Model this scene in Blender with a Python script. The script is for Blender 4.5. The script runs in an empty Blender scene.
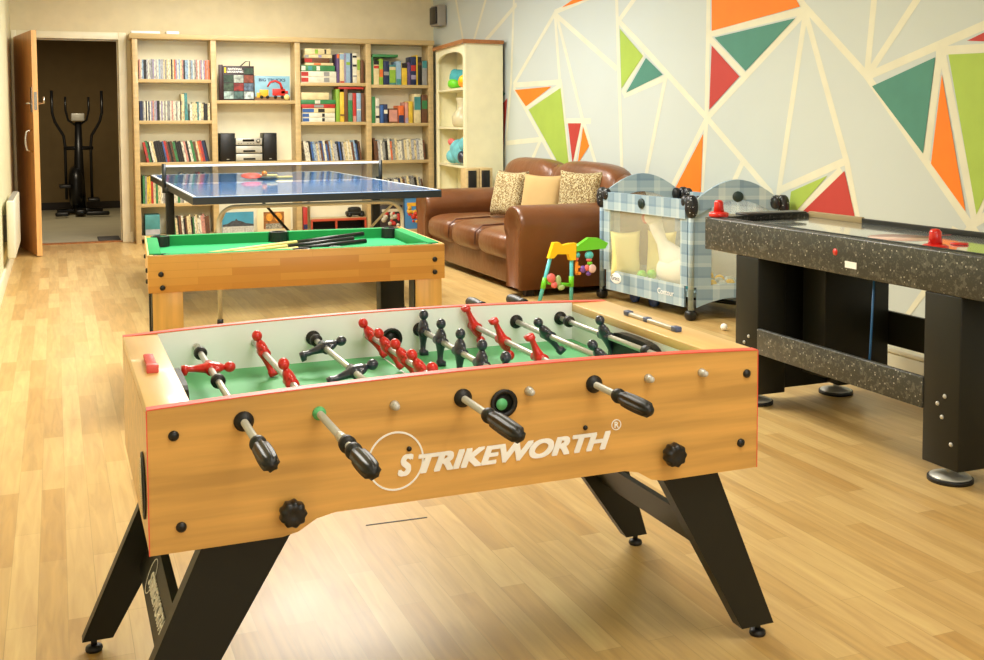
import bpy, bmesh, math, random
from mathutils import Vector, Matrix
S = bpy.context.scene
COL = S.collection
random.seed(7)

# ------------------------------------------------------------------ camera, world, lights
F_PX, YAW, PITCH, ROLL, EYE, CX, CY = 1080.35, .384007, .0589120, -.0042938, 1.183174, 492.0, 185.066
def cam_axes():
    cy, sy, cp, sp = math.cos(YAW), math.sin(YAW), math.cos(PITCH), math.sin(PITCH)
    f = Vector((sy*cp, cy*cp, -sp)); r = Vector((cy, -sy, 0)); u = r.cross(f)
    c, s = math.cos(ROLL), math.sin(ROLL)
    return c*r+s*u, -s*r+c*u, f
RT, UP, FW = cam_axes()
cam = bpy.data.cameras.new('camera'); camo = bpy.data.objects.new('camera', cam); COL.objects.link(camo)
camo.matrix_world = Matrix(((RT.x, UP.x, -FW.x, 0), (RT.y, UP.y, -FW.y, 0), (RT.z, UP.z, -FW.z, EYE), (0, 0, 0, 1)))
cam.sensor_width = 36; cam.sensor_fit = 'HORIZONTAL'; cam.lens = F_PX/984*36
cam.shift_x = (492-CX)/984; cam.shift_y = -(330-CY)/984; cam.clip_start = .05; cam.clip_end = 60
S.camera = camo
S.view_settings.view_transform = 'Standard'; S.view_settings.look = 'None'; S.view_settings.gamma = 1
S.view_settings.exposure = 0.14
w = bpy.data.worlds.new('world'); S.world = w; w.use_nodes = True
w.node_tree.nodes['Background'].inputs[0].default_value = (1, .93, .8, 1)
w.node_tree.nodes['Background'].inputs[1].default_value = .3
def area(name, loc, rot, sx, sy, power, col):
    l = bpy.data.lights.new(name, 'AREA'); l.shape = 'RECTANGLE'; l.size = sx; l.size_y = sy
    l.energy = power; l.color = col
    o = bpy.data.objects.new(name, l); o.location = loc; o.rotation_euler = rot; COL.objects.link(o); return o
CEIL = 2.7
LAMPS = [(1.75, 7.6), (1.2, 4.9), (1.2, 1.0), (1.6, 9.7)]  # unseen panels; the last one is added to brighten the back wall
for i, (x, y) in enumerate(LAMPS):
    area('ceiling_panel_light', (x, y, CEIL-.06), (0, 0, 0), 1.3, 1.0, (98, 88, 20, 42)[i], (1, .97, .91))
area('front_fill_light', (1.5, -1.9, 1.6), (math.radians(90), 0, 0), 2.6, 1.5, 34, (1, .98, .95))  # added frontal fill from behind the camera, set at an unseen window
area('gym_fill_light', (.2, 13.6, 2.3), (0, 0, 0), .5, .5, 26, (1, .86, .64))  # added fill lifting the dim gym room; no lamp known there

def on_plane(px, py, axis, val):
    """point of the real plane axis=val (0 x, 1 y, 2 z) met by the sight line of a photo coordinate"""
    d = RT*((px-CX)/F_PX) - UP*((py-CY)/F_PX) + FW
    t = (val-(0, 0, EYE)[axis])/d[axis]
    return Vector((0, 0, EYE))+d*t
WK = .24/8.3                                    # the mural wall runs very slightly out of square
def on_wall(px, py, e=0):
    d = RT*((px-CX)/F_PX) - UP*((py-CY)/F_PX) + FW
    t = (3.88-e+11.3*WK)/(d.x+WK*d.y)
    return Vector((0, 0, EYE))+d*t
def wallx(y): return 3.88+(11.3-y)*WK

# ------------------------------------------------------------------ materials
def lin(c):
    return tuple(((v/255)/12.92 if v/255 <= .04045 else ((v/255+.055)/1.055)**2.4) for v in c)+(1,)
MATS = {}
def mat(name, col, rough=.5, metal=0, bump=0, bscale=60, var=0, vscale=8, coat=0, emis=0, stretch=None, spec=.5):
    if name in MATS: return MATS[name]
    m = bpy.data.materials.new(name); m.use_nodes = True; nt = m.node_tree; b = nt.nodes['Principled BSDF']
    c = lin(col); b.inputs['Base Color'].default_value = c
    b.inputs['Roughness'].default_value = rough; b.inputs['Metallic'].default_value = metal
    b.inputs['Specular IOR Level'].default_value = spec
    b.inputs['Coat Weight'].default_value = coat; b.inputs['Coat Roughness'].default_value = .08
    if emis: b.inputs['Emission Color'].default_value = c; b.inputs['Emission Strength'].default_value = emis
    tc = nt.nodes.new('ShaderNodeTexCoord'); mp = nt.nodes.new('ShaderNodeMapping')
    nt.links.new(tc.outputs['Object'], mp.inputs[0])
    if stretch: mp.inputs['Scale'].default_value = stretch
    n = nt.nodes.new('ShaderNodeTexNoise'); n.inputs['Scale'].default_value = vscale; n.inputs['Detail'].default_value = 4
    nt.links.new(mp.outputs[0], n.inputs['Vector'])
    v = var if var else .04
    r = nt.nodes.new('ShaderNodeValToRGB'); r.color_ramp.elements[0].position = .3; r.color_ramp.elements[1].position = .7
    r.color_ramp.elements[0].color = tuple(x*(1-v) for x in c[:3])+(1,)
    r.color_ramp.elements[1].color = tuple(min(1, x*(1+v)) for x in c[:3])+(1,)
    nt.links.new(n.outputs['Fac'], r.inputs[0]); nt.links.new(r.outputs[0], b.inputs['Base Color'])
    if bump:
        n2 = nt.nodes.new('ShaderNodeTexNoise'); n2.inputs['Scale'].default_value = bscale; n2.inputs['Detail'].default_value = 5
        nt.links.new(mp.outputs[0], n2.inputs['Vector'])
        bp = nt.nodes.new('ShaderNodeBump'); bp.inputs['Strength'].default_value = bump; bp.inputs['Distance'].default_value = .01
        nt.links.new(n2.outputs['Fac'], bp.inputs['Height']); nt.links.new(bp.outputs[0], b.inputs['Normal'])
    MATS[name] = m; return m
def nodes_of(m): return m.node_tree.nodes, m.node_tree.links, m.node_tree.nodes['Principled BSDF']

def floor_material():
    m = mat('oak_laminate', (214, 186, 118), .3, spec=.34)
    N, L, b = nodes_of(m)
    tc = N.new('ShaderNodeTexCoord'); mp = N.new('ShaderNodeMapping'); mp.inputs['Rotation'].default_value = (0, 0, math.radians(90))
    L.new(tc.outputs['Object'], mp.inputs[0])
    br = N.new('ShaderNodeTexBrick'); br.inputs['Scale'].default_value = 1
    br.inputs['Brick Width'].default_value = .62; br.inputs['Row Height'].default_value = .068
    br.inputs['Mortar Size'].default_value = .0008; br.offset = .37; br.inputs['Bias'].default_value = 0
    br.inputs['Color1'].default_value = lin((208, 176, 116)); br.inputs['Color2'].default_value = lin((184, 146, 86))
    br.inputs['Mortar'].default_value = lin((178, 146, 90))
    L.new(mp.outputs[0], br.inputs['Vector'])
    mp2 = N.new('ShaderNodeMapping'); mp2.inputs['Scale'].default_value = (14, 1.1, 1); L.new(tc.outputs['Object'], mp2.inputs[0])
    n = N.new('ShaderNodeTexNoise'); n.inputs['Scale'].default_value = 3; n.inputs['Detail'].default_value = 6; n.inputs['Distortion'].default_value = .8
    L.new(mp2.outputs[0], n.inputs['Vector'])
    mx = N.new('ShaderNodeMixRGB'); mx.blend_type = 'OVERLAY'; mx.inputs[0].default_value = .35
    L.new(br.outputs['Color'], mx.inputs[1]); L.new(n.outputs['Fac'], mx.inputs[2]); L.new(mx.outputs[0], b.inputs['Base Color'])
    n3 = N.new('ShaderNodeTexNoise'); n3.inputs['Scale'].default_value = 2.5; L.new(tc.outputs['Object'], n3.inputs['Vector'])
    mr = N.new('ShaderNodeMapRange'); mr.inputs['To Min'].default_value = .27; mr.inputs['To Max'].default_value = .4
    L.new(n3.outputs['Fac'], mr.inputs['Value']); L.new(mr.outputs[0], b.inputs['Roughness'])
    return m
def streak_wood(name, col, rough=.35, amount=.22, axis=0, scale=2.2):
    if name in MATS: return MATS[name]
    st = [22, 22, 22]; st[axis] = 1.3
    return mat(name, col, rough, var=amount, vscale=scale, stretch=tuple(st), coat=.15)
def butcher_wood():
    m = mat('finger_jointed_pine', (222, 170, 92), .35)
    N, L, b = nodes_of(m)
    tc = N.new('ShaderNodeTexCoord'); mp = N.new('ShaderNodeMapping'); mp.inputs['Rotation'].default_value = (math.radians(90), 0, 0)
    L.new(tc.outputs['Object'], mp.inputs[0])
    br = N.new('ShaderNodeTexBrick'); br.inputs['Scale'].default_value = 1; br.inputs['Brick Width'].default_value = .33
    br.inputs['Row Height'].default_value = .031; br.inputs['Mortar Size'].default_value = .0006; br.offset = .41; br.inputs['Bias'].default_value = -.25
    br.inputs['Color1'].default_value = lin((226, 172, 88)); br.inputs['Color2'].default_value = lin((200, 138, 62)); br.inputs['Mortar'].default_value = lin((206, 150, 72))
    L.new(mp.outputs[0], br.inputs['Vector']); L.new(br.outputs['Color'], b.inputs['Base Color'])
    return m
def speckle(name, base, specks, scale, thr=.62, rough=.35):
    m = mat(name, base, rough)
    N, L, b = nodes_of(m)
    tc = N.new('ShaderNodeTexCoord')
    prev = None
    for sc, t, colr in ((scale, thr, specks[0]), (scale*2.3, thr+.02, specks[1])):
        n = N.new('ShaderNodeTexNoise'); n.inputs['Scale'].default_value = sc; n.inputs['Detail'].default_value = 2
        L.new(tc.outputs['Object'], n.inputs['Vector'])
        r = N.new('ShaderNodeValToRGB'); r.color_ramp.elements[0].position = t; r.color_ramp.elements[1].position = t+.04
        L.new(n.outputs['Fac'], r.inputs[0])
        mx = N.new('ShaderNodeMixRGB'); mx.inputs[1].default_value = lin(base); mx.inputs[2].default_value = lin(colr)
        if prev: L.new(prev, mx.inputs[1])
        L.new(r.outputs[0], mx.inputs[0]); prev = mx.outputs[0]
    v = N.new('ShaderNodeTexVoronoi'); v.inputs['Scale'].default_value = scale*.9; L.new(tc.outputs['Object'], v.inputs['Vector'])
    r = N.new('ShaderNodeValToRGB'); r.color_ramp.elements[0].position = .13; r.color_ramp.elements[0].color = (1, 1, 1, 1)
    r.color_ramp.elements[1].position = .17; r.color_ramp.elements[1].color = (0, 0, 0, 1); L.new(v.outputs['Distance'], r.inputs[0])
    mx = N.new('ShaderNodeMixRGB'); mx.inputs[2].default_value = lin(specks[2]); L.new(prev, mx.inputs[1]); L.new(r.outputs[0], mx.inputs[0])
    L.new(mx.outputs[0], b.inputs['Base Color'])
    return m
def plaid():
    m = mat('blue_plaid_cloth', (150, 175, 190), .9)
    N, L, b = nodes_of(m)
    tc = N.new('ShaderNodeTexCoord'); sx = N.new('ShaderNodeSeparateXYZ'); L.new(tc.outputs['Object'], sx.inputs[0])
    ad = N.new('ShaderNodeMath'); ad.operation = 'ADD'; L.new(sx.outputs[0], ad.inputs[0]); L.new(sx.outputs[1], ad.inputs[1])
    outs = []
    for src, ph in ((ad.outputs[0], 0), (sx.outputs[2], .3)):
        mu = N.new('ShaderNodeMath'); mu.operation = 'MULTIPLY'; mu.inputs[1].default_value = 7.5; L.new(src, mu.inputs[0])
        fr = N.new('ShaderNodeMath'); fr.operation = 'FRACT'; L.new(mu.outputs[0], fr.inputs[0])
        r = N.new('ShaderNodeValToRGB'); r.color_ramp.interpolation = 'CONSTANT'
        e = r.color_ramp.elements; e[0].position = 0; e[0].color = (.25, .25, .25, 1); e[1].position = .38; e[1].color = (.9, .9, .9, 1)
        for p, c in ((.5, 1), (.55, .62), (.9, .1)):
            q = e.new(p); q.color = (c, c, c, 1)
        L.new(fr.outputs[0], r.inputs[0]); outs.append(r.outputs[0])
    mx = N.new('ShaderNodeMixRGB'); mx.inputs[0].default_value = .5; L.new(outs[0], mx.inputs[1]); L.new(outs[1], mx.inputs[2])
    r = N.new('ShaderNodeValToRGB'); e = r.color_ramp.elements
    e[0].position = .15; e[0].color = lin((118, 144, 164)); e[1].position = .9; e[1].color = lin((190, 204, 204))
    q = e.new(.5); q.color = lin((156, 178, 190))
    L.new(mx.outputs[0], r.inputs[0]); L.new(r.outputs[0], b.inputs['Base Color'])
    return m
def see_through(name, col, alpha):
    m = mat(name, col, .8); b = m.node_tree.nodes['Principled BSDF']; b.inputs['Alpha'].default_value = alpha
    return m
def book_material():
    """cover colour comes from each book's own object colour; bands across the spine"""
    m = bpy.data.materials.new('book_cover'); m.use_nodes = True; N, L, b = nodes_of(m)
    b.inputs['Roughness'].default_value = .45
    oi = N.new('ShaderNodeObjectInfo'); tc = N.new('ShaderNodeTexCoord'); mp = N.new('ShaderNodeMapping'); mp.inputs['Scale'].default_value = (2.2, .5, 7)
    L.new(tc.outputs['Object'], mp.inputs[0])
    ad = N.new('ShaderNodeVectorMath'); ad.operation = 'ADD'; L.new(mp.outputs[0], ad.inputs[0])
    mr = N.new('ShaderNodeMath'); mr.operation = 'MULTIPLY'; mr.inputs[1].default_value = 90; L.new(oi.outputs['Random'], mr.inputs[0]); L.new(mr.outputs[0], ad.inputs[1])
    n = N.new('ShaderNodeTexNoise'); n.inputs['Scale'].default_value = 1; n.inputs['Detail'].default_value = 1
    L.new(ad.outputs[0], n.inputs['Vector'])
    r = N.new('ShaderNodeValToRGB'); r.color_ramp.interpolation = 'CONSTANT'; e = r.color_ramp.elements
    e[0].position = 0; e[0].color = (0, 0, 0, 1); e[1].position = .57; e[1].color = (1, 1, 1, 1)
    L.new(n.outputs['Fac'], r.inputs[0])
    inv = N.new('ShaderNodeHueSaturation'); inv.inputs['Hue'].default_value = .5; inv.inputs['Value'].default_value = .5; inv.inputs['Saturation'].default_value = .8
    L.new(oi.outputs['Color'], inv.inputs['Color'])
    mx = N.new('ShaderNodeMixRGB'); L.new(r.outputs[0], mx.inputs[0]); L.new(oi.outputs['Color'], mx.inputs[1]); L.new(inv.outputs[0], mx.inputs[2])
    L.new(mx.outputs[0], b.inputs['Base Color'])
    return m

M = dict(
 wallc=mat('cream_wall_paint', (226, 213, 176), .85, bump=.03, bscale=90),
 walll=mat('pale_left_wall_paint', (222, 216, 178), .85, bump=.03, bscale=90),
 mural=mat('pale_grey_mural_paint', (192, 200, 194), .8, bump=.03, bscale=90, var=.03, vscale=.7),
 tape=mat('cream_mural_line_paint', (216, 214, 190), .8),
 m_or=mat('orange_mural_paint', (240, 124, 14), .7), m_gr=mat('lime_mural_paint', (160, 186, 74), .7),
 m_te=mat('teal_mural_paint', (72, 132, 114), .7), m_re=mat('red_mural_paint', (180, 56, 46), .7),
 ceil=mat('white_ceiling_paint', (240, 236, 222), .9), trim=mat('ivory_gloss_trim', (244, 238, 208), .4),
 grey=mat('grey_primer', (150, 145, 135), .6), floor=floor_material(),
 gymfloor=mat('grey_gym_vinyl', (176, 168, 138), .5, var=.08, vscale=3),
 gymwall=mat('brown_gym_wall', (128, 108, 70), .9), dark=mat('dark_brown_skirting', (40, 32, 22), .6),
 doorw=streak_wood('orange_oak_door', (206, 140, 76), .4, .2, 2), doore=streak_wood('pale_oak_edge', (232, 178, 110), .4, .15, 2),
 pine=streak_wood('pale_pine', (198, 172, 120), .5, .12, 0, 1.5), back=mat('cream_backboard', (242, 234, 202), .8),
 honey=streak_wood('honey_beech_laminate', (214, 164, 88), .32, .2, 0, 1.6), honeyl=streak_wood('light_beech_cap', (232, 192, 124), .35, .08, 1),
 black=mat('black_board', (32, 33, 28), .42, spec=.3), blackp=mat('black_plastic', (20, 20, 20), .35), rubber=mat('black_rubber', (16, 16, 16), .5),
 chrome=mat('chrome', (215, 215, 212), .18, 1), steel=mat('brushed_steel', (196, 196, 188), .35, .45), galv=mat('warm_white_tube', (196, 190, 168), .35, .1),
 white=mat('white_laminate', (250, 252, 250), .35), whitep=mat('white_print', (252, 252, 248), .5), redp=mat('red_plastic', (214, 34, 28), .3, coat=.3),
 redtrim=mat('coral_edge_strip', (232, 92, 70), .45), navy=mat('navy_plastic', (40, 46, 62), .28, coat=.4),
 fgreen=mat('green_pitch', (96, 190, 124), .5), clothg=mat('green_baize', (30, 158, 92), .9, bump=.05, bscale=300), clothd=mat('green_cushion_cloth', (20, 136, 72), .9),
 butch=butcher_wood(), ttblue=mat('glossy_blue_tabletop', (92, 148, 220), .07, spec=.8, coat=.6), ttedge=mat('dark_slate_edge', (24, 32, 34), .4),
 line=mat('white_line', (220, 226, 226), .3), netm=see_through('dark_green_net', (30, 60, 64), .3),
 spk=speckle('speckled_charcoal', (56, 58, 54), ((92, 92, 84), (78, 80, 74), (176, 174, 164)), 60, .57),
 ahw=mat('glossy_white_playfield', (168, 172, 166), .04, spec=1, coat=1),
 leather=mat('tan_brown_leather', (110, 66, 35), .33, bump=.5, bscale=12, var=.22, vscale=3, coat=.1),
 leatherd=mat('dark_seam_leather', (84, 44, 24), .45), plaid=plaid(), mesh=see_through('cream_mesh', (226, 222, 196), .2),
 star=speckle('black_starry_fabric', (24, 26, 32), ((30, 30, 40), (28, 28, 34), (220, 225, 230)), 60, .95),
 cream=mat('cream_painted_cabinet', (232, 226, 188), .45), oaktop=streak_wood('oak_top', (160, 100, 48), .4, .2, 1),
 yellow=mat('yellow_plastic', (250, 200, 20), .35), aqua=mat('aqua_plastic', (90, 200, 205), .35), lime=mat('lime_plastic', (110, 210, 40), .35),
 pinkp=mat('coral_pink_plastic', (235, 110, 105), .4), purple=mat('purple_plastic', (120, 80, 170), .4), orange=mat('orange_plastic', (250, 150, 40), .4),
 bluep=mat('blue_plastic', (30, 62, 130), .35), fluff=mat('white_plush', (240, 240, 228), .95, bump=.4, bscale=60),
 pyel=mat('pale_yellow_cloth', (240, 228, 150), .9), beige=mat('beige_cushion_cloth', (186, 156, 104), .95, bump=.1, bscale=200),
 teal=mat('teal_plush', (70, 160, 165), .9, bump=.3, bscale=60), silver=mat('silver_front', (196, 194, 180), .35, .3),
 screen=mat('black_display', (12, 12, 12), .15), paper=mat('paper_pages', (232, 224, 198), .9), heater=mat('heater_white', (228, 224, 200), .4),
 wicker=mat('clear_plastic_bag', (196, 186, 150), .3), lampm=mat('lamp_diffuser', (255, 244, 220), .5, emis=2.2), book=book_material(),
 ttred=mat('red_rubber', (226, 84, 60), .5), batw=mat('pale_bat_wood', (226, 200, 120), .5), cord=mat('blue_cord', (30, 90, 140), .4))
floral = speckle('floral_cushion_cloth', (204, 190, 146), ((150, 124, 78), (100, 76, 44), (214, 206, 170)), 70, .5, .95)
grip_m = mat('ribbed_black_grip', (18, 20, 20), .45)

# ------------------------------------------------------------------ mesh building
class MB:
    def __init__(s): s.bm = bmesh.new(); s.M = Matrix(); s.mi = 0
    def _in(s, verts, faces, smooth=False):
        vs = [s.bm.verts.new(s.M @ Vector(v)) for v in verts]
        for f in faces:
            try:
                g = s.bm.faces.new([vs[i] for i in f]); g.material_index = s.mi; g.smooth = smooth
            except ValueError: pass
        return s
    def box(s, x0, x1, y0, y1, z0, z1, bev=0, seg=2):
        b = bmesh.new(); bmesh.ops.create_cube(b, size=1)
        for v in b.verts: v.co = Vector(((x0+x1)/2+v.co.x*(x1-x0), (y0+y1)/2+v.co.y*(y1-y0), (z0+z1)/2+v.co.z*(z1-z0)))
        if bev: bmesh.ops.bevel(b, geom=list(b.edges), offset=bev, segments=seg, affect='EDGES', profile=.5)
        b.verts.index_update()
        s._in([v.co.copy() for v in b.verts], [[v.index for v in f.verts] for f in b.faces], bool(bev)); b.free(); return s
    def prism(s, pts, d):
        """closed polygon of 3-D points pushed by the vector d"""
        n = len(pts); pts = [Vector(p) for p in pts]; d = Vector(d)
        return s._in(pts+[p+d for p in pts], [list(range(n))[::-1], list(range(n, 2*n))]+[[i, (i+1) % n, n+(i+1) % n, n+i] for i in range(n)])
    def loft(s, rings, cap=True, smooth=True, closed=False):
        vs = []; k = len(rings[0]); f = []
        for r in rings: vs += r
        m = len(rings)
        for i in range(m if closed else m-1):
            for j in range(k):
                a = i*k; b = ((i+1) % m)*k
                f.append([a+j, a+(j+1) % k, b+(j+1) % k, b+j])
        if cap and not closed: f += [list(range(k))[::-1], list(range((m-1)*k, m*k))]
        return s._in(vs, f, smooth)
    def tube(s, pts, r, n=10, closed=False, cap=True):
        pts = [Vector(p) for p in pts]; rings = []; m = len(pts); ref = None
        for i, p in enumerate(pts):
            a = pts[(i-1) % m] if (i or closed) else p; b = pts[(i+1) % m] if (i < m-1 or closed) else p
            t = (b-a).normalized()
            if ref is None:
                ref = Vector((0, 0, 1)) if abs(t.z) < .9 else Vector((1, 0, 0))
            u = (ref-t*ref.dot(t)).normalized(); v = t.cross(u); ref = u
            rr = r[i] if isinstance(r, (list, tuple)) else r
            rings.append([p+u*math.cos(2*math.pi*j/n)*rr+v*math.sin(2*math.pi*j/n)*rr for j in range(n)])
        return s.loft(rings, cap, True, closed)
    def lathe(s, o, ax, prof, n=20):
        """prof = [(distance along the axis, radius)]"""
        o = Vector(o); ax = Vector(ax).normalized(); u = ax.orthogonal().normalized(); v = ax.cross(u)
        return s.loft([[o+ax*h+(u*math.cos(2*math.pi*j/n)+v*math.sin(2*math.pi*j/n))*max(r, 1e-5) for j in range(n)] for h, r in prof])
    def cyl(s, p, q, r, n=20):
        p = Vector(p); q = Vector(q); return s.lathe(p, q-p, [(0, r), ((q-p).length, r)], n)
    def blob(s, c, r, e=1.0, e2=None, nu=20, nv=12):
        e2 = e if e2 is None else e2
        sg = lambda t, p: math.copysign(abs(t)**p, t)
        rings = []
        for i in range(1, nv):
            a = -math.pi/2+math.pi*i/nv
            rings.append([Vector((c[0]+r[0]*sg(math.cos(a), e2)*sg(math.cos(2*math.pi*j/nu), e), c[1]+r[1]*sg(math.cos(a), e2)*sg(math.sin(2*math.pi*j/nu), e), c[2]+r[2]*sg(math.sin(a), e2))) for j in range(nu)])
        return s.loft(rings)
    def mat(s, i): s.mi = i; return s
    def build(s, name, mats, parent=None, kind=None, world=True):
        me = bpy.data.meshes.new(name); bmesh.ops.recalc_face_normals(s.bm, faces=list(s.bm.faces)); s.bm.to_mesh(me); s.bm.free()
        if not isinstance(mats, (list, tuple)): mats = [mats]
        for m in mats: me.materials.append(m)
        o = bpy.data.objects.new(name, me); COL.objects.link(o)
        if parent:
            o.parent = parent
            if world and parent.type == 'EMPTY': o.location = -parent.location
        if kind: o['kind'] = kind
        return o
def tag(o, label, cat, group=None, kind=None):
    o['label'] = label; o['category'] = cat
    if group: o['group'] = group
    if kind: o['kind'] = kind
    return o
def thing(name, label, cat, loc, group=None):
    o = bpy.data.objects.new(name, None); COL.objects.link(o); o.location = loc; o.empty_display_size = .1
    return tag(o, label, cat, group)
def single(name, mb, mats, label, cat, base, group=None):
    """one-mesh thing whose origin sits at its base"""
    for v in mb.bm.verts: v.co -= Vector(base)
    o = mb.build(name, mats); o.location = base; return tag(o, label, cat, group)
def struct(name, mb, mats, parent=None): return mb.build(name, mats, parent, 'structure')
def letters(txt, size, mtx, depth=.0006, shear=0, bold=0, width=None):
    cu = bpy.data.curves.new('letters', 'FONT'); cu.body = txt; cu.size = size; cu.shear = shear; cu.extrude = depth; cu.offset = bold
    o = bpy.data.objects.new('letters', cu); COL.objects.link(o); bpy.context.view_layer.update()
    me = bpy.data.meshes.new_from_object(o.evaluated_get(bpy.context.evaluated_depsgraph_get()))
    bpy.data.objects.remove(o)
    if width:
        xs = [v.co.x for v in me.vertices]; k = width/(max(xs)-min(xs)); x0 = min(xs)
        for v in me.vertices: v.co.x = (v.co.x-x0)*k
    mb = MB(); mb.M = mtx
    mb._in([v.co.copy() for v in me.vertices], [list(p.vertices) for p in me.polygons])
    bpy.data.meshes.remove(me); return mb
def join_mb(a, b):
    me = bpy.data.meshes.new('tmp'); b.bm.to_mesh(me); b.bm.free()
    a._in_save = a.M; a.M = Matrix(); a._in([v.co.copy() for v in me.vertices], [list(p.vertices) for p in me.polygons]); a.M = a._in_save
    bpy.data.meshes.remove(me); return a
def frame_xz(x, y, z): # text lies in the x-z plane facing the camera side (-y)
    return Matrix(((1, 0, 0, x), (0, 0, -1, y), (0, 1, 0, z), (0, 0, 0, 1)))

# ------------------------------------------------------------------ room shell
BY = 11.3; LX = -.37; FY = -2.0
OX0, OX1, OZ = -.315, .60, 2.0
struct('floor', MB().box(LX-.1, 4.4, FY-.1, BY+.06, -.1, 0), M['floor'])
struct('ceiling', MB().box(LX-.1, 4.4, FY-.1, BY+.12, CEIL, CEIL+.1), M['ceil'])
wb = MB(); wb.box(LX-.1, OX0, BY, BY+.12, 0, CEIL).box(OX1, 4.4, BY, BY+.12, 0, CEIL).box(OX0, OX1, BY, BY+.12, OZ, CEIL)
struct('wall_back', wb, M['wallc'])
struct('wall_left', MB().box(LX-.1, LX, FY-.1, BY, 0, CEIL), M['walll'])
wf = MB(); wf.box(LX, .2, FY-.1, FY, 0, CEIL).box(2.8, 4.4, FY-.1, FY, 0, CEIL).box(.2, 2.8, FY-.1, FY, 0, .85).box(.2, 2.8, FY-.1, FY, 2.35, CEIL)
struct('wall_front', wf, M['wallc'])
wfr = MB()
for x0, x1 in ((.2, .26), (1.47, 1.53), (2.74, 2.8)): wfr.box(x0, x1, FY-.08, FY-.02, .85, 2.35)
for z0, z1 in ((.85, .91), (2.29, 2.35)): wfr.box(.2, 2.8, FY-.08, FY-.02, z0, z1)
struct('added_window', wfr, M['trim'])  # unseen window, added to go with the frontal fill light
# mural wall: painted facets are part of the wall's own mesh
wr = MB(); wr.prism([(wallx(BY), BY, 0), (wallx(FY), FY, 0), (wallx(FY)+.1, FY, 0), (wallx(BY)+.1, BY, 0)], (0, 0, CEIL))
def stroke(a, b, w, e=.0008):
    p = on_wall(*a, e); q = on_wall(*b, e); d = (q-p).normalized(); nrm = Vector((-1, -WK, 0)).normalized()
    s_ = d.cross(nrm)*w/2; p = p-d*w*.3; q = q+d*w*.3
    pts = [p+s_, q+s_, q-s_, p-s_]
    cl = [Vector((v.x, v.y, min(max(v.z, .1), CEIL-.002))) for v in pts]
    wr._in(cl, [[0, 1, 2, 3]])
wr.mat(1)
LINES = [((805,7),(865.5,74)),((865.5,74),(970,225)),((770,-40),(805,7)),((805,12),(707,118)),((707,118),(668,195)),((805,15),(779,190)),((806,15),(847,163)),((847,163),(858,222)),
 ((867,73),(874.5,-5)),((869,73),(922,-8)),((868,76),(1010,14)),((938,51),(1020,46)),((940,52),(926,160)),((942,52),(975,222)),((708.6,-10),(706.5,118)),((706.5,118),(701,205)),
 ((709,38),(745,76)),((709,34),(802,11)),((707,118),(770,192)),((640,43.6),(707,118)),((617.8,20),(640,43.6)),((742,163.6),(731,188)),((780,190),(843,162)),((794,216),(840,171)),
 ((616.3,-10),(622,172)),((617.8,22),(638,-6)),((624.6,95),(666,77.5)),((643,55),(623,92)),((665.5,77.8),(646,175)),((556,15),(616,68)),((555,12),(590,-3)),((555,13),(514,84)),
 ((555,15),(560,84)),((557,17),(582,117)),((582,117),(596,165)),((514,85),(561,82)),((514,-5),(511,83)),((511,83),(503,175)),((514,88),(557,166)),((526,108),(560,86)),((561,84),(569,165)),
 ((567,121),(590,121)),((582,123),(574,165)),((507,143),(545,139)),((541,139),(532,160)),((455,-5),(463,40)),((487,-5),(474,40)),((516,5),(486,40)),((990,214),(976,222)),((975,222),(1000,150)),
 ((970,225),(1010,280)),((858,222),(870,300)),((900,330),(975,222)),((668,195),(640,260)),((770,192),(800,260)),((779,190),(772,260)),((925,340),(955,230)),((535,170),(522,210)),((646,175),(640,230))]
for i_, (a, b) in enumerate(LINES): stroke(a, b, .044, .0006+i_*.00002)
FACETS = {2: [[(711.6,-8),(792,-8),(800,6.5),(711.6,30.9)],[(561.5,7.6),(578,-4),(596,-4)],[(514.7,90),(551.5,86.5),(525.8,106.4)],[(583.1,126.9),(589.1,146),(577.5,164)],
              [(703,134),(700.7,192),(698,202),(668,202)],[(941.8,74.5),(965.5,211.6),(930.9,163.6)]],
          3: [[(619.7,28.6),(643,56),(621.3,88.7)],[(528.6,109.7),(560.5,87.9),(569.5,172),(563,172)],[(948.4,54.5),(1006,52),(1006,150),(976.4,214.5)],[(788,216),(790.9,191.6),(827.3,175.6),(792,216)]],
          4: [[(645.9,57.8),(662.8,74.5),(626,92.8)],[(714.5,37.5),(795.3,18.2),(745.5,70.9)],[(872,86.2),(935.3,57.1),(922.9,153.5)],[(497,80),(505.4,94),(497,103)]],
          5: [[(567.9,123.3),(581,123.3),(572.5,164)],[(507.3,98.2),(497,110),(494,180),(501,180)],[(711.6,45.5),(739.3,76.4),(709.1,109.8)],[(967,40.7),(1006,22),(1006,42)],[(799,215),(844.4,170.9),(856.5,224),(790,224)]]}
for mi, polys in FACETS.items():
    wr.mat(mi)
    for k, p in enumerate(polys): wr._in([on_wall(x, y, .003) for x, y in p], [list(range(len(p)))])
bmesh.ops.recalc_face_normals(wr.bm, faces=list(wr.bm.faces))
struct('wall_right', wr, [M['mural'], M['tape'], M['m_or'], M['m_gr'], M['m_te'], M['m_re']])
struct('baseboard_left', MB().box(LX, LX+.018, FY, BY-.02, 0, .13, .004), M['trim'])
bb = MB(); bb.box(.66, .70, BY-.018, BY, 0, .1); struct('baseboard_back', bb, M['trim'])
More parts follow.
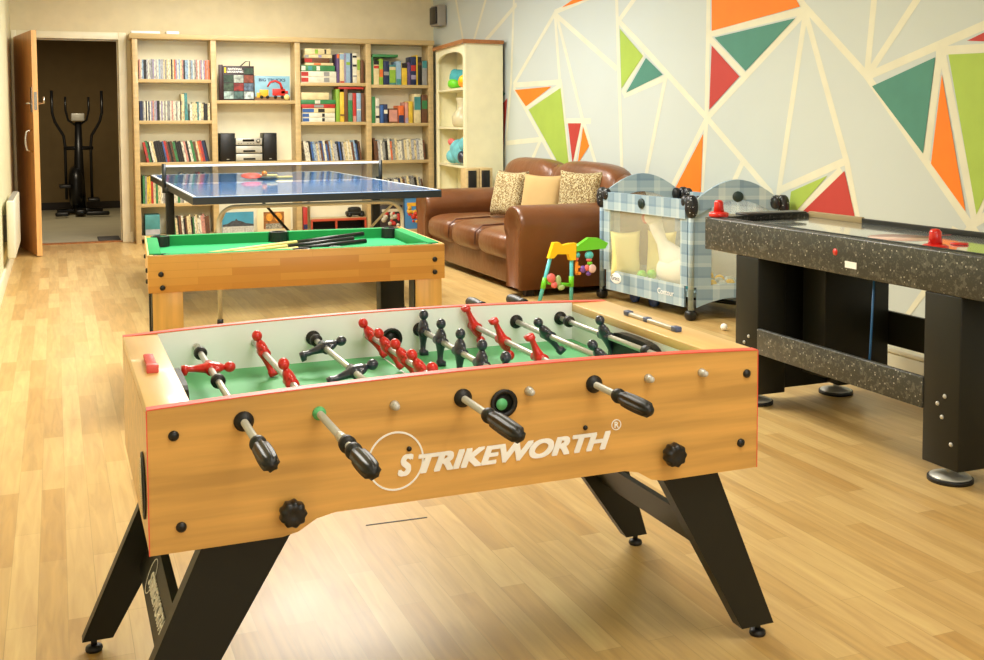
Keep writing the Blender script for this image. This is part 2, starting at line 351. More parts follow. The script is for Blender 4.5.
# door opening frame
df = MB(); df.box(OX0-.05, OX0, BY-.02, BY+.14, 0, OZ+.07, .004).box(OX1, OX1+.075, BY-.02, BY+.14, 0, OZ+.07, .004).box(OX0, OX1, BY-.02, BY+.14, OZ, OZ+.07, .004)
df.box(OX0, OX1, BY+.05, BY+.07, OZ-.012, OZ).box(OX1-.012, OX1, BY+.05, BY+.07, 0, OZ-.012)
df.box(OX1-.004, OX1, BY+.0, BY+.03, .95, 1.1)
struct('trim_1', df, M['trim'])
struct('trim_2', MB().box(OX0, OX1, BY+.02, BY+.1, 0, .012), M['oaktop'])
# room behind the doorway
GB = 15.9
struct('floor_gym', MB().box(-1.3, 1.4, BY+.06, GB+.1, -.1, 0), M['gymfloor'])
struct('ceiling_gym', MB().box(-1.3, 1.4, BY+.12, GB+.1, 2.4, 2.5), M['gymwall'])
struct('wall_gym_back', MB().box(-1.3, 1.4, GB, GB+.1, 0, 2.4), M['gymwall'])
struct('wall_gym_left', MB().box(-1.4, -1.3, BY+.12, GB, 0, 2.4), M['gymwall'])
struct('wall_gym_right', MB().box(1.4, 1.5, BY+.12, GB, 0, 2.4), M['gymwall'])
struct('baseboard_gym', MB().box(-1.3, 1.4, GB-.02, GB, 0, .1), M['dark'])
# open door leaf
hinge = Vector((OX0-.005, BY-.04, 0)); end = Vector((-.15, 10.36, 0)); dv = (end-hinge); ang = math.atan2(dv.y, dv.x); dl = dv.length
dm = MB(); dm.M = Matrix.Translation(hinge) @ Matrix.Rotation(ang, 4, 'Z')
dm.box(0, dl, -.022, .022, .008, 2.0); dm.mat(1).box(dl-.0005, dl+.002, -.022, .022, .008, 2.0)
d1 = struct('door_1', dm, [M['doorw'], M['doore']])
hm = MB(); hm.M = Matrix.Translation(hinge) @ Matrix.Rotation(ang, 4, 'Z')
hm.tube([(dl-.06, -.022, .93), (dl-.06, -.07, .95), (dl-.06, -.08, 1.0), (dl-.06, -.08, 1.06), (dl-.06, -.07, 1.11), (dl-.06, -.022, 1.13)], .009)
hm.build('door_handle', M['chrome'], d1)
hm = MB(); hm.M = Matrix.Translation(hinge) @ Matrix.Rotation(ang, 4, 'Z')
hm.box(dl-.1, dl-.03, -.027, -.022, 1.28, 1.5).box(dl-.02, dl+.006, -.012, .012, 1.3, 1.46)
hm.tube([(dl-.05, -.022, 1.36), (dl-.05, -.06, 1.36), (dl-.1, -.062, 1.36)], .008).tube([(dl-.05, .022, 1.36), (dl-.05, .06, 1.36), (dl-.03, .075, 1.36), (dl-.03, .075, 1.42)], .008)
hm.build('door_lock', M['chrome'], d1)

# ceiling lamps, all unseen; the last is added to brighten the bookcase wall
for i, (x, y) in enumerate(LAMPS):
    t = thing('ceiling_light', ('square panel light over the table tennis table end of the room', 'square panel light above the middle of the room', 'square panel light nearest the added window', 'added square panel light brightening the bookcase wall')[i], 'lamp', (x, y, CEIL-.045))
    MB().box(x-.78, x+.78, y-.68, y+.68, CEIL-.045, CEIL).build('frame', M['ceil'], t)
    MB().box(x-.75, x+.75, y-.65, y+.65, CEIL-.05, CEIL-.045).build('diffuser', M['lampm'], t)

# panel heater on the left wall
t = thing('panel_heater', 'white wall-mounted panel heater on the left wall beside the open door', 'heater', (LX+.06, 9.1, .2))
MB().box(LX+.03, LX+.085, 8.55, 9.75, .2, .62, .012).build('body', M['heater'], t)
mb = MB(); [mb.box(LX+.04, LX+.075, 8.62+i*.1, 8.69+i*.1, .618, .626) for i in range(11)]; mb.build('grille', M['grey'], t)
MB().box(LX, LX+.03, 8.8, 8.86, .3, .5).box(LX, LX+.03, 9.5, 9.56, .3, .5).build('bracket', M['grey'], t)
# skirting convector under the mural
t = thing('convector_heater', 'low white convector heater on the floor behind the air hockey table', 'heater', (3.53, 2.7, 0))
MB().box(3.48, 3.58, 1.5, 3.9, 0, .13, .008).build('body', M['heater'], t)
MB().box(3.475, 3.585, 1.49, 3.91, .13, .155, .006).build('top_rail', M['heater'], t)
# small box high on the mural wall
p = on_wall(441, 10); t = thing('wall_speaker', 'small grey and black box fixed high in the corner above the bookcase', 'box', (wallx(11)-.06, 11.0, 2.2))
MB().box(wallx(11)-.1, wallx(11)-.005, 10.88, 11.12, 2.2, 2.42, .01).build('housing', M['grey'], t)
MB().box(wallx(11)-.12, wallx(11)-.1, 10.9, 11.1, 2.22, 2.4, .005).build('front', M['blackp'], t)

# ------------------------------------------------------------------ elliptical trainer in the gym room
GY = 15.0
t = thing('elliptical_trainer', 'black elliptical cross trainer standing in the dark room beyond the doorway', 'exercise machine', (.27, GY, 0))
mb = MB(); mb.box(.0, .56, GY-.04, GY+.04, .02, .08, .02).box(.22, .34, GY-.5, GY+.5, .03, .09, .02).box(-.02, .14, GY-.55, GY-.47, .02, .07, .015).box(.34, .62, GY-.55, GY-.47, .02, .07, .015).build('base', M['blackp'], t)
mb = MB(); mb.tube([(.275, GY, .05), (.28, GY, .6), (.285, GY, 1.2)], [.09, .06, .04]).build('mast', M['blackp'], t)
MB().blob((.24, GY+.1, .35), (.1, .3, .28), .8).build('flywheel_housing', M['blackp'], t)
for s in (-1, 1):
    c = .275
    mb = MB(); mb.tube([(c+s*.3, GY-.05, 1.6), (c+s*.3, GY-.05, 1.32), (c+s*.27, GY-.03, 1.2), (c+s*.17, GY, 1.02), (c+s*.155, GY, .88), (c+s*.155, GY-.05, .2)], .018)
    mb.build('moving_arm', M['blackp'], t)
    MB().tube([(c+s*.14, GY-.05, 1.52), (c+s*.14, GY-.05, 1.35), (c+s*.11, GY, 1.22), (c, GY+.0, 1.14)], .014).build('fixed_handlebar', M['blackp'], t)
    MB().box(c+s*.17-.07, c+s*.17+.07, GY-.35, GY+.02, .18 if s > 0 else .36, .22 if s > 0 else .40, .01).build('pedal', M['blackp'], t)
MB().tube([(.1, GY, .86), (.46, GY, .86)], .025).build('cross_bar', M['blackp'], t)
o = MB().box(.2, .36, GY-.09, GY-.04, 1.21, 1.31, .01).build('console', M['silver'], t)
MB().box(.31, .6, BY+.16, BY+.5, 0, .01).mat(0)
mm = MB(); mm.box(.38, .59, BY+.14, BY+.55, 0, .012, .003); single('door_mat', mm, M['dark'], 'dark mat on the gym floor just inside the doorway', 'mat', (.48, BY+.34, 0))

# ------------------------------------------------------------------ bookcase
BF = 11.05
t = thing('bookcase', 'wide pale pine bookcase of four bays along the cream back wall', 'bookcase', (2.25, 11.17, 0))
UPR = [(.715, .765), (1.455, 1.51), (2.295, 2.35), (3.045, 3.10), (3.735, 3.79)]
for a, b in UPR: MB().box(a, b, BF, BY-.02, 0, 2.0, .002).build('upright', M['pine'], t)
MB().box(.69, 3.8, BF-.015, BY-.01, 2.0, 2.05, .003).build('top_board', M['pine'], t)
MB().box(.765, 3.735, BY-.02, BY-.008, 0.05, 2.0).build('backboard', M['back'], t)
SH = {0: [1.61, 1.205, .795, .39, .075], 1: [1.405, .79, .06], 2: [1.59, 1.185, .78, .05], 3: [1.575, 1.17, .775, .42, .03]}
BAYS = [(.765, 1.455), (1.51, 2.295), (2.35, 3.045), (3.10, 3.735)]
for bi, zs in SH.items():
    a, b = BAYS[bi]
    for z in zs: MB().box(a, b, BF+.004, BY-.02, z-.034, z, .002).build('shelf', M['pine'], t)
t2 = MB(); t2.box(.71, .98, BF+.02, BF+.2, 2.05, 2.075, .004); single('paper_stack', t2, M['whitep'], 'flat pale papers lying on top of the bookcase at its left end', 'papers', (.85, BF+.1, 2.05))
t2 = MB(); t2.box(1.04, 1.16, BF+.02, BF+.16, 2.05, 2.08, .004); single('paper_stack', t2, M['whitep'], 'small white packet on top of the bookcase above the left bay', 'papers', (1.1, BF+.1, 2.05))

# unit book: x = thickness, y = depth, z = height; cover wraps the pages
bk = MB(); bk.box(-.5, -.42, 0, 1, 0, 1).box(.42, .5, 0, 1, 0, 1).box(-.42, .42, 0, .05, 0, 1); bk.mat(1).box(-.42, .42, .05, .98, .02, .98)
proto = bk.build('book', [M['book'], M['paper']]); book_mesh = proto.data; bpy.data.objects.remove(proto)
bk = MB(); bk.box(-.5, .5, 0, 1, 0, 1)
proto = bk.build('box', [M['book']]); box_mesh = proto.data; bpy.data.objects.remove(proto)
ONES = 'zero first second third fourth fifth sixth seventh eighth ninth tenth eleventh twelfth thirteenth fourteenth fifteenth sixteenth seventeenth eighteenth nineteenth'.split()
TENS = {2: ('twentieth', 'twenty'), 3: ('thirtieth', 'thirty'), 4: ('fortieth', 'forty'), 5: ('fiftieth', 'fifty')}
def ordn(i):
    if i < 20: return ONES[i]
    a, b = divmod(i, 10); return TENS[a][0] if b == 0 else TENS[a][1]+'-'+ONES[b]
PAL = dict(white=(226, 222, 200), cream=(222, 206, 156), grey=(150, 150, 145), black=(34, 32, 30), blue=(60, 100, 165), pale_blue=(150, 180, 205), red=(186, 52, 44), orange=(226, 112, 52),
           green=(60, 130, 76), yellow=(226, 190, 60), brown=(108, 70, 46), purple=(96, 76, 120), teal=(70, 140, 140), pink=(206, 146, 130), navy=(36, 48, 84), lime=(140, 180, 60), lilac=(160, 150, 180), silver=(180, 182, 186))
def shelf_item(name, mesh, cat, col, x, z, th, h, dep, lean, label, group, ylift=.01):
    o = bpy.data.objects.new(name, mesh); COL.objects.link(o)
    o.location = (x, BF+ylift, z+abs(math.sin(lean))*th*.5+.0005); o.scale = (th, dep, h); o.rotation_euler = (0, lean, 0)
    o.color = lin(PAL[col]); tag(o, label, cat, group); return o
def row(name, kind, cat, x0, x1, z, th, h, cols, lean, where, group, dep=.17, hv=.12, mesh=None, tv=.3):
    x = x0+th*.5+(h*math.sin(-lean) if lean < 0 else 0); i = 0
    mesh = mesh or book_mesh
    while True:
        t_ = th*random.uniform(1-tv, 1+tv); hh = h*random.uniform(1-hv, 1)
        step = t_/math.cos(lean)+.0012
        if x+step > x1: break
        i += 1; c = random.choice(cols)
        shelf_item(name, mesh, cat, c, x+step/2, z, t_, hh, dep, lean, '%s %s, %s from left in %s' % (c.replace('_', ' '), kind, ordn(i), where), group)
        x += step
dvd = ['white', 'white', 'white', 'silver', 'grey', 'silver', 'black', 'pale_blue', 'pale_blue', 'lilac', 'pink', 'cream', 'cream', 'orange', 'grey']
pale = ['white', 'lilac', 'silver', 'grey', 'lilac', 'white', 'navy', 'pink', 'black']
mix = ['white', 'cream', 'black', 'brown', 'red', 'blue', 'green', 'cream', 'white', 'orange', 'teal', 'navy', 'grey', 'brown', 'black']
L12 = math.radians(-11)
row('dvd_case', 'disc case', 'disc case', .768, 1.45, 1.61, 0.0135, .195, dvd, 0, 'the top row of the left bay', 'disc cases on the top left shelf', .135, .04, box_mesh, .1)
row('dvd_case', 'disc case', 'disc case', .768, 1.16, 1.205, .0125, .195, pale, 0, 'the second row of the left bay', 'disc cases on the second left shelf', .135, .04, box_mesh, .1)
shelf_item('book', book_mesh, 'book', 'cream', 1.18, 1.205, .028, .26, .18, 0, 'tall cream book with a black top mark right of the second row of disc cases', 'books beside the disc cases')
shelf_item('book', book_mesh, 'book', 'teal', 1.215, 1.205, .03, .27, .18, -.03, 'tallest green-blue book right of the second row of disc cases', 'books beside the disc cases')
row('book', 'paperback', 'book', 1.235, 1.445, 1.205, .02, .185, ['red', 'white', 'cream', 'cream', 'brown', 'cream', 'teal', 'black'], 0, 'the row beside the tall teal book', 'books beside the disc cases', .13)
row('book', 'leaning paperback', 'book', .78, 1.44, .795, .019, .215, mix+['pink', 'black', 'brown'], L12, 'the left bay row below the discs', 'leaning paperbacks in the left bay', .14, .08)
row('book', 'tall book', 'book', .775, 1.44, .39, .021, .30, ['red', 'white', 'white', 'green', 'cream', 'yellow', 'grey', 'white'], 0, 'the tall row behind the net post', 'tall books in the left bay', .2, .15)
row('book', 'small book', 'book', .99, 1.44, .075, .018, .2, ['white', 'cream', 'brown', 'black', 'white', 'green', 'pink'], L12*.4, 'the bottom row of the left bay', 'small books on the bottom left shelf', .13, .25)
row('book', 'leaning paperback', 'book', 2.36, 3.0, .78, .018, .215, ['black', 'white', 'black', 'pale_blue', 'brown', 'orange', 'grey', 'cream', 'white', 'brown', 'silver', 'blue'], L12*.7, 'the third row of the third bay', 'paperbacks in the third bay', .14, .2)
row('book', 'hardback', 'book', 3.105, 3.72, .775, .023, .24, ['cream', 'white', 'silver', 'black', 'white', 'grey', 'orange', 'brown', 'white'], L12*.4, 'the third row of the right bay', 'books in the right bay', .16, .18)
row('book', 'leaning book', 'book', 3.15, 3.70, .42, .021, .19, ['black', 'brown', 'white', 'grey', 'black', 'navy', 'cream'], L12, 'the lowest leaning row, right bay', 'books low in the right bay', .14, .25)
# flat-lying game boxes and upright game boxes
def flatbox(x0, x1, z, h, col, label, group, name='board_game', bands=None):
    t = thing(name, label, 'board game', ((x0+x1)/2, BF+.11, z), group)
    mb = MB(); mb.box(x0, x1, BF+.012, BF+.215, z, z+h-.001, .002)
    mb.build('box', mat('box_'+col, PAL[col], .45, var=.15, vscale=14), t)
    if bands:
        for a, b, c in bands: MB().box(x0+(x1-x0)*a, x0+(x1-x0)*b, BF+.0105, BF+.012, z+h*.12, z+h*.86).build('printed_band', mat('box_'+c, PAL[c], .45, var=.15, vscale=14), t)
G = 'board games stacked on the top shelf of the third bay'
z = 1.59
for h, c, x0, x1, lab, bands in ((.06, 'white', 2.362, 2.73, 'white game box with red end, lowest in the top stack', [(0, .2, 'red'), (.64, .8, 'grey')]), (.057, 'white', 2.362, 2.73, 'white game box with red end, second from the bottom of the top stack', [(0, .2, 'red'), (.64, .8, 'grey')]),
        (.06, 'green', 2.365, 2.715, 'dark green game box in the top stack', [(0, .12, 'white'), (.2, .32, 'teal'), (.45, .55, 'white')]), (.026, 'cream', 2.405, 2.7, 'thin cream and orange game box in the top stack', [(.3, .55, 'orange')]), (.048, 'brown', 2.40, 2.66, 'red and brown game box in the top stack', [(0, .3, 'red')]),
        (.035, 'cream', 2.40, 2.685, 'thin pale game box second from the top of the top stack', [(0, .15, 'grey'), (.5, .62, 'lilac')]), (.062, 'cream', 2.405, 2.675, 'cream game box topmost of the top stack', [(.38, .5, 'lime'), (.75, .82, 'black')])):
    flatbox(x0, x1, z, h, c, lab, G, bands=bands); z += h+.0005
G = 'board games stacked on the second shelf of the third bay'; z = 1.185
for h, c, x0, x1, lab, bands in ((.046, 'white', 2.37, 2.71, 'white game box with blue end, lowest in the second stack', [(0, .2, 'blue'), (.6, .68, 'black')]), (.046, 'white', 2.37, 2.71, 'white game box with blue end, second from the bottom of the second stack', [(0, .2, 'blue'), (.6, .68, 'black')]),
        (.05, 'cream', 2.37, 2.71, 'cream and pale blue game box in the second stack', [(0, .35, 'blue'), (.48, .68, 'black')]), (.04, 'red', 2.36, 2.715, 'red and grey game box in the second stack', [(.37, .65, 'grey')]), (.045, 'green', 2.355, 2.72, 'dark green game box in the second stack', [(.4, .55, 'white')]), (.075, 'cream', 2.36, 2.65, 'plain cream box topmost of the second stack', None)):
    flatbox(x0, x1, z, h, c, lab, G, bands=bands); z += h+.0005
def upbox(x0, x1, z, h, col, label, group, bands=None, dep=.19, cat='board game', name='board_game'):
    t = thing(name, label, cat, ((x0+x1)/2, BF+.1, z), group)
    MB().box(x0, x1-.001, BF+.012, BF+.012+dep, z, z+h, .002).build('box', mat('box_'+col, PAL[col], .45, var=.15, vscale=14), t)
    for a, b, c in (bands or []): MB().box(x0+.0015, x1-.0025, BF+.0105, BF+.012, z+h*a, z+h*b).build('printed_band', mat('box_'+c, PAL[c], .45, var=.15, vscale=14), t)
G = 'upright game boxes on the top shelf of the third bay'; z = 1.59
for x0, x1, h, c, lab, bd in ((2.735, 2.765, .30, 'purple', 'purple upright box right of the top game stack', [(.85, .98, 'orange')]), (2.768, 2.815, .31, 'cream', 'cream upright box with red foot on the top shelf', [(0, .06, 'red'), (.78, .97, 'pale_blue')]),
        (2.817, 2.833, .31, 'lilac', 'thin lilac upright box on the top shelf', None), (2.835, 2.88, .31, 'pale_blue', 'light blue upright box on the top shelf', [(.6, .7, 'lime')]), (2.882, 2.90, .31, 'navy', 'thin navy upright box on the top shelf', None),
        (2.905, 2.95, .31, 'white', 'white upright box with black marks on the top shelf', [(.85, .92, 'black'), (.55, .62, 'black'), (.2, .26, 'grey')]), (2.952, 2.985, .27, 'cream', 'pale green upright box on the top shelf', [(.5, .9, 'lime')]), (2.99, 3.025, .24, 'brown', 'dark brown upright box at the right end of the top shelf', None)):
    upbox(x0, x1, z, h, c, lab, G, bd)
G = 'upright game boxes on the second shelf of the third bay'; z = 1.185
for x0, x1, h, c, lab, bd in ((2.725, 2.762, .34, 'lime', 'lime green upright box right of the second game stack', None), (2.765, 2.81, .31, 'yellow', 'mustard yellow upright box on the second shelf', [(.2, .25, 'brown')]), (2.812, 2.85, .34, 'brown', 'dark brown upright box on the second shelf', None),
        (2.853, 2.90, .30, 'green', 'bright green upright box with grey top on the second shelf', [(.75, 1, 'grey')]), (2.903, 2.94, .3, 'red', 'red upright box on the second shelf', [(0, .2, 'pink')]), (2.943, 2.99, .3, 'pale_blue', 'pale blue upright box on the second shelf', [(.4, .44, 'white')]), (2.995, 3.03, .3, 'brown', 'brown upright box at the right end of the second shelf', None)):
    upbox(x0, x1, z, h, c, lab, G, bd)
flatbox(2.75, 3.02, 1.185+.341, .022, 'red', 'flat red box lying over the upright boxes on the second shelf', None)
G = 'game boxes on the top shelf of the right bay'; z = 1.575
for x0, x1, h, c, lab, bd in ((3.105, 3.13, .29, 'green', 'dark green box at the left end of the right bay top shelf', None), (3.132, 3.19, .25, 'cream', 'cream box with red spot and black lid in the right bay', [(.84, 1, 'black'), (.68, .8, 'red')]), (3.192, 3.235, .27, 'lime', 'pale green and orange box in the right bay', [(.3, .6, 'orange')]),
        (3.24, 3.30, .25, 'navy', 'navy box with a pale oval in the right bay', [(.4, .55, 'grey')]), (3.303, 3.375, .21, 'teal', 'teal green box with cream label in the right bay', [(.1, .75, 'lime'), (.75, .9, 'cream')]), (3.38, 3.435, .25, 'pale_blue', 'pale blue box with dark foot in the right bay', [(0, .25, 'teal')]),
        (3.44, 3.50, .23, 'yellow', 'bright yellow box with black lid in the right bay', [(.78, 1, 'black')]), (3.505, 3.54, .24, 'purple', 'dark purple patterned box in the right bay', None), (3.543, 3.60, .30, 'navy', 'tall navy box with coloured specks in the right bay', [(.5, .7, 'red'), (.2, .35, 'lilac')]),
        (3.605, 3.62, .32, 'yellow', 'thin yellow box in the right bay', None), (3.623, 3.665, .30, 'black', 'black box near the right end of the top shelf', [(.7, .8, 'brown')]), (3.67, 3.725, .26, 'grey', 'grey and teal box at the right end of the top shelf', [(.7, 1, 'teal')])):
    upbox(x0, x1, z, h, c, lab, G, bd)
flatbox(3.12, 3.40, 1.575+.2905, .03, 'green', 'flat green box lying on top of the right bay boxes', None)
G = 'game boxes on the second shelf of the right bay'; z = 1.17
for x0, x1, h, c, lab, bd in ((3.105, 3.145, .28, 'green', 'dark green box at the left end of the right bay second shelf', None), (3.148, 3.19, .26, 'white', 'white speckled box on the right bay second shelf', [(.2, .3, 'black'), (.6, .7, 'grey')]), (3.20, 3.235, .19, 'blue', 'sky blue box on the right bay second shelf', None), (3.238, 3.28, .2, 'navy', 'navy box on the right bay second shelf', [(.5, .7, 'white')]),
        (3.295, 3.39, .155, 'brown', 'low reddish patterned box on the right bay second shelf', [(.1, .9, 'pink')]), (3.40, 3.46, .185, 'orange', 'orange and navy box on the right bay second shelf', [(0, .45, 'navy')]), (3.475, 3.51, .22, 'pink', 'pink and lilac box on the right bay second shelf', [(0, .25, 'lilac')]), (3.513, 3.56, .23, 'yellow', 'tall yellow box on the right bay second shelf', None),
        (3.575, 3.65, .31, 'cream', 'tallest box with teal band on the right bay second shelf', [(.45, .9, 'teal')]), (3.66, 3.725, .3, 'brown', 'dark mottled box at the right end of the second shelf', [(.5, .8, 'green')])):
    upbox(x0, x1, z, h, c, lab, G, bd)

# second bay: boxed game and picture book standing face out
z = 1.405
t = thing('boxed_jigsaw', 'black box with photo tiles and white title on the second bay shelf', 'box', (1.72, BF+.06, z))
MB().box(1.545, 1.885, BF+.03, BF+.10, z, z+.345, .003).build('box', mat('black_maroon_card', (44, 22, 22), .4), t)
MB().box(1.535, 1.575, BF+.01, BF+.05, z, z+.355, .003).build('spine', mat('dark_maroon_card', (52, 20, 18), .4), t)
ph = MB(); cols = [(150, 170, 165), (70, 96, 92), (176, 190, 190), (60, 80, 60), (130, 40, 34), (90, 110, 130), (46, 70, 52), (170, 180, 170), (120, 60, 40)]
pm = [mat('photo_tile_%s' % n, c, .4, var=.6, vscale=30) for n, c in zip('abcdefghi', cols)]
for i in range(9):
    cx_, cz_ = i % 3, i//3; ph.mat(i).box(1.583+cx_*.1, 1.678+cx_*.1, BF+.0285, BF+.03, z+.015+cz_*.082, z+.09+cz_*.082)
ph.mat(6).box(1.785, 1.875, BF+.0285, BF+.03, z+.265, z+.325); ph.build('photo_print', pm, t)
mb = letters('NATIONAL', .028, frame_xz(1.625, BF+.0285, z+.305), bold=.0008); join_mb(mb, letters('GEOGRAPHIC', .026, frame_xz(1.615, BF+.0285, z+.278), bold=.0008)); mb.build('title_lettering', M['whitep'], t)
MB().box(1.59, 1.607, BF+.028, BF+.03, z+.275, z+.33).build('yellow_frame', M['yellow'], t)
t = thing('picture_book', 'picture book with red digger cover and BIG TRUCKS title', 'book', (2.08, BF+.06, z))
MB().box(1.893, 2.25, BF+.045, BF+.06, z, z+.25, .002).build('cover', mat('pale_sky_card', (140, 190, 210), .4, var=.25, vscale=4), t)
mb = MB(); mb.tube([(2.02, BF+.043, z+.14), (2.05, BF+.043, z+.185), (2.1, BF+.043, z+.2), (2.15, BF+.043, z+.175), (2.17, BF+.043, z+.12)], [.008, .01, .011, .012, .014], 6)
mb.box(2.07, 2.2, BF+.04, BF+.045, z+.05, z+.12, .002).box(2.16, 2.23, BF+.04, BF+.045, z+.07, z+.1, .002).build('printed_digger', mat('print_red', (205, 44, 30), .4), t)
MB().box(1.94, 2.03, BF+.04, BF+.045, z+.04, z+.11, .002).box(1.91, 1.95, BF+.04, BF+.045, z+.03, z+.08, .002).build('printed_loader', mat('print_yellow', (236, 180, 40), .4), t)
MB().box(1.893, 2.25, BF+.0435, BF+.045, z, z+.04).build('printed_ground', mat('print_earth', (130, 96, 60), .6), t)
mb = MB(); [mb.cyl((x, BF+.0385, z+.035), (x, BF+.0395, z+.035), .017, 14) for x in (1.96, 2.02, 2.1, 2.17)]; mb.build('printed_wheels', M['black'], t)
letters('BIG TRUCKS', .04, frame_xz(1.935, BF+.0435, z+.195), bold=.001, width=.27).build('title_lettering', mat('title_navy', (40, 60, 90), .4), t)
MB().cyl((2.215, BF+.0375, z+.035), (2.215, BF+.0395, z+.035), .028).build('cover_sticker', mat('sticker_cream', (240, 220, 140), .4), t)
mb = MB(); mb.tube([(1.76, BF+.17, z+.34), (1.82, BF+.15, z+.395), (1.86, BF+.14, z+.40), (1.855, BF+.12, z+.0)], .005, 6); single('wire_stand', mb, M['blackp'], 'thin black wire stand sticking up behind the black boxed jigsaw', 'stand', (1.85, BF+.12, z))
# stereo
z = .79
for i, (x0, x1) in enumerate(((1.535, 1.685), (1.965, 2.105))):
    t = thing('bookshelf_speaker', ('black loudspeaker left of the silver stereo', 'black loudspeaker right of the silver stereo')[i], 'speaker', ((x0+x1)/2, BF+.08, z), 'speakers of the shelf stereo')
    MB().box(x0, x1, BF+.03, BF+.2, z, z+.285, .004).build('cabinet', M['black'], t)
    MB().box(x0+.006, x1-.006, BF+.022, BF+.03, z+.006, z+.279, .003).build('grille', M['blackp'], t)
    MB().box((x0+x1)/2-.012, (x0+x1)/2+.012, BF+.02, BF+.022, z+.02, z+.026).build('badge', M['silver'], t)
t = thing('stereo_system', 'silver stereo of three stacked units between two black speakers', 'stereo', (1.825, BF+.1, z))
for k in range(3):
    z0 = z+k*.08; u = MB().box(1.692, 1.955, BF+.03, BF+.22, z0+.006, z0+.074, .003).build('stereo_unit', M['silver'], t)
    if k == 2:
        d = MB().box(1.76, 1.875, BF+.028, BF+.03, z0+.04, z0+.062).build('display', M['screen'], u)
        MB().cyl((1.915, BF+.018, z0+.045), (1.915, BF+.03, z0+.045), .019).build('volume_knob', M['blackp'], u)
        MB().cyl((1.915, BF+.016, z0+.045), (1.915, BF+.019, z0+.045), .013).build('knob_face', M['silver'], u)
        mb = MB(); [mb.cyl((x, BF+.026, z0+.02), (x, BF+.03, z0+.02), .005, 8) for x in (1.72, 1.745, 1.81, 1.84, 1.87)]; mb.build('buttons', M['blackp'], u)
    else:
        MB().box(1.765, 1.885, BF+.028, BF+.03, z0+.014, z0+.032).build('display', M['screen'], u)
        mb = MB(); [mb.cyl((x, BF+.026, z0+.022), (x, BF+.03, z0+.022), .004, 8) for x in (1.72, 1.91, 1.935)]; mb.build('buttons', M['grey'], u)
# two pictures on the bottom shelf of the second bay
z = .06
t = thing('framed_print', 'picture of a rocky island town under a blue sky on the bottom shelf', 'picture', (1.70, BF+.05, z))
MB().box(1.545, 1.86, BF+.05, BF+.062, z, z+.215).build('panel', mat('print_sea', (70, 150, 180), .4, var=.1), t)
mb = MB(); pts = [(1.55, .09), (1.6, .1), (1.64, .125), (1.67, .13), (1.685, .15), (1.70, .13), (1.74, .12), (1.78, .1), (1.86, .09), (1.86, .07), (1.55, .07)]
mb.prism([(x, BF+.0485, z+h) for x, h in pts], (0, .0015, 0)); mb.build('printed_island', mat('print_rock', (66, 70, 74), .5, var=.5, vscale=40), t)
MB().box(1.546, 1.859, BF+.0485, BF+.05, z+.001, z+.07).build('printed_shore', mat('print_shore', (190, 190, 180), .5, var=.3, vscale=50), t)
t = thing('framed_print', 'cream bordered picture of golden figures leaning on the bottom shelf', 'picture', (2.07, BF+.05, z))
MB().box(1.895, 2.24, BF+.05, BF+.065, z, z+.235, .002).build('mount', mat('cream_card', (228, 212, 168), .6), t)
mb = MB(); mb.box(1.96, 2.17, BF+.0485, BF+.05, z+.03, z+.205); mb.mat(1).blob((2.02, BF+.048, z+.15), (.035, .003, .04)).blob((2.11, BF+.048, z+.15), (.04, .003, .045)); mb.mat(2).box(1.98, 2.15, BF+.046, BF+.0485, z+.03, z+.085)
mb.build('print', [mat('print_gold', (150, 96, 40), .5, var=.7, vscale=40), mat('print_amber', (232, 150, 50), .5, var=.4, vscale=50), mat('print_stripe', (150, 146, 130), .5, var=.9, vscale=90)], t)
# blue box low left, third-bay items, posters
upbox(.80, .94, .075, .205, 'teal', 'blue box with pale skyline print on the bottom left shelf', None, [(.05, .3, 'silver')], name='tin_box', cat='box')
t = thing('red_crate', 'low red-edged crate along the bottom shelf of the third bay', 'crate', (2.72, BF+.1, .05))
mb = MB(); mb.box(2.44, 3.035, BF+.015, BF+.21, .05, .06).box(2.44, 3.035, BF+.2, BF+.21, .06, .17).box(2.44, 2.45, BF+.015, BF+.2, .06, .17).box(3.025, 3.035, BF+.015, BF+.2, .06, .17).build('body', M['dark'], t)
mb = MB(); mb.box(2.44, 3.035, BF+.008, BF+.03, .15, .175, .003).box(2.44, 2.46, BF+.008, BF+.03, .05, .15).box(2.70, 2.72, BF+.008, BF+.03, .05, .15).box(3.015, 3.035, BF+.008, BF+.03, .05, .15).build('edging', mat('brick_red_wood', (184, 74, 44), .5), t)
MB().box(2.44, 3.035, BF+.03, BF+.2, .172, .178).build('lid', M['pine'], t)
upbox(2.362, 2.41, .05, .25, 'red', 'tall red book at the left end beside the red-edged crate', None, [(.1, .3, 'navy')], name='book', cat='book')
t = thing('toy_car', 'black toy vehicle on the red-edged crate', 'toy', (2.93, BF+.1, .178))
MB().box(2.84, 3.03, BF+.06, BF+.16, .195, .24, .015).blob((2.93, BF+.11, .25), (.07, .045, .035), .6).build('body', M['black'], t)
for x in (2.87, 3.0):
    for y in (BF+.06, BF+.15): MB().cyl((x, y-.01, .198), (x, y+.01, .198), .02, 14).build('wheel', M['rubber'], t)
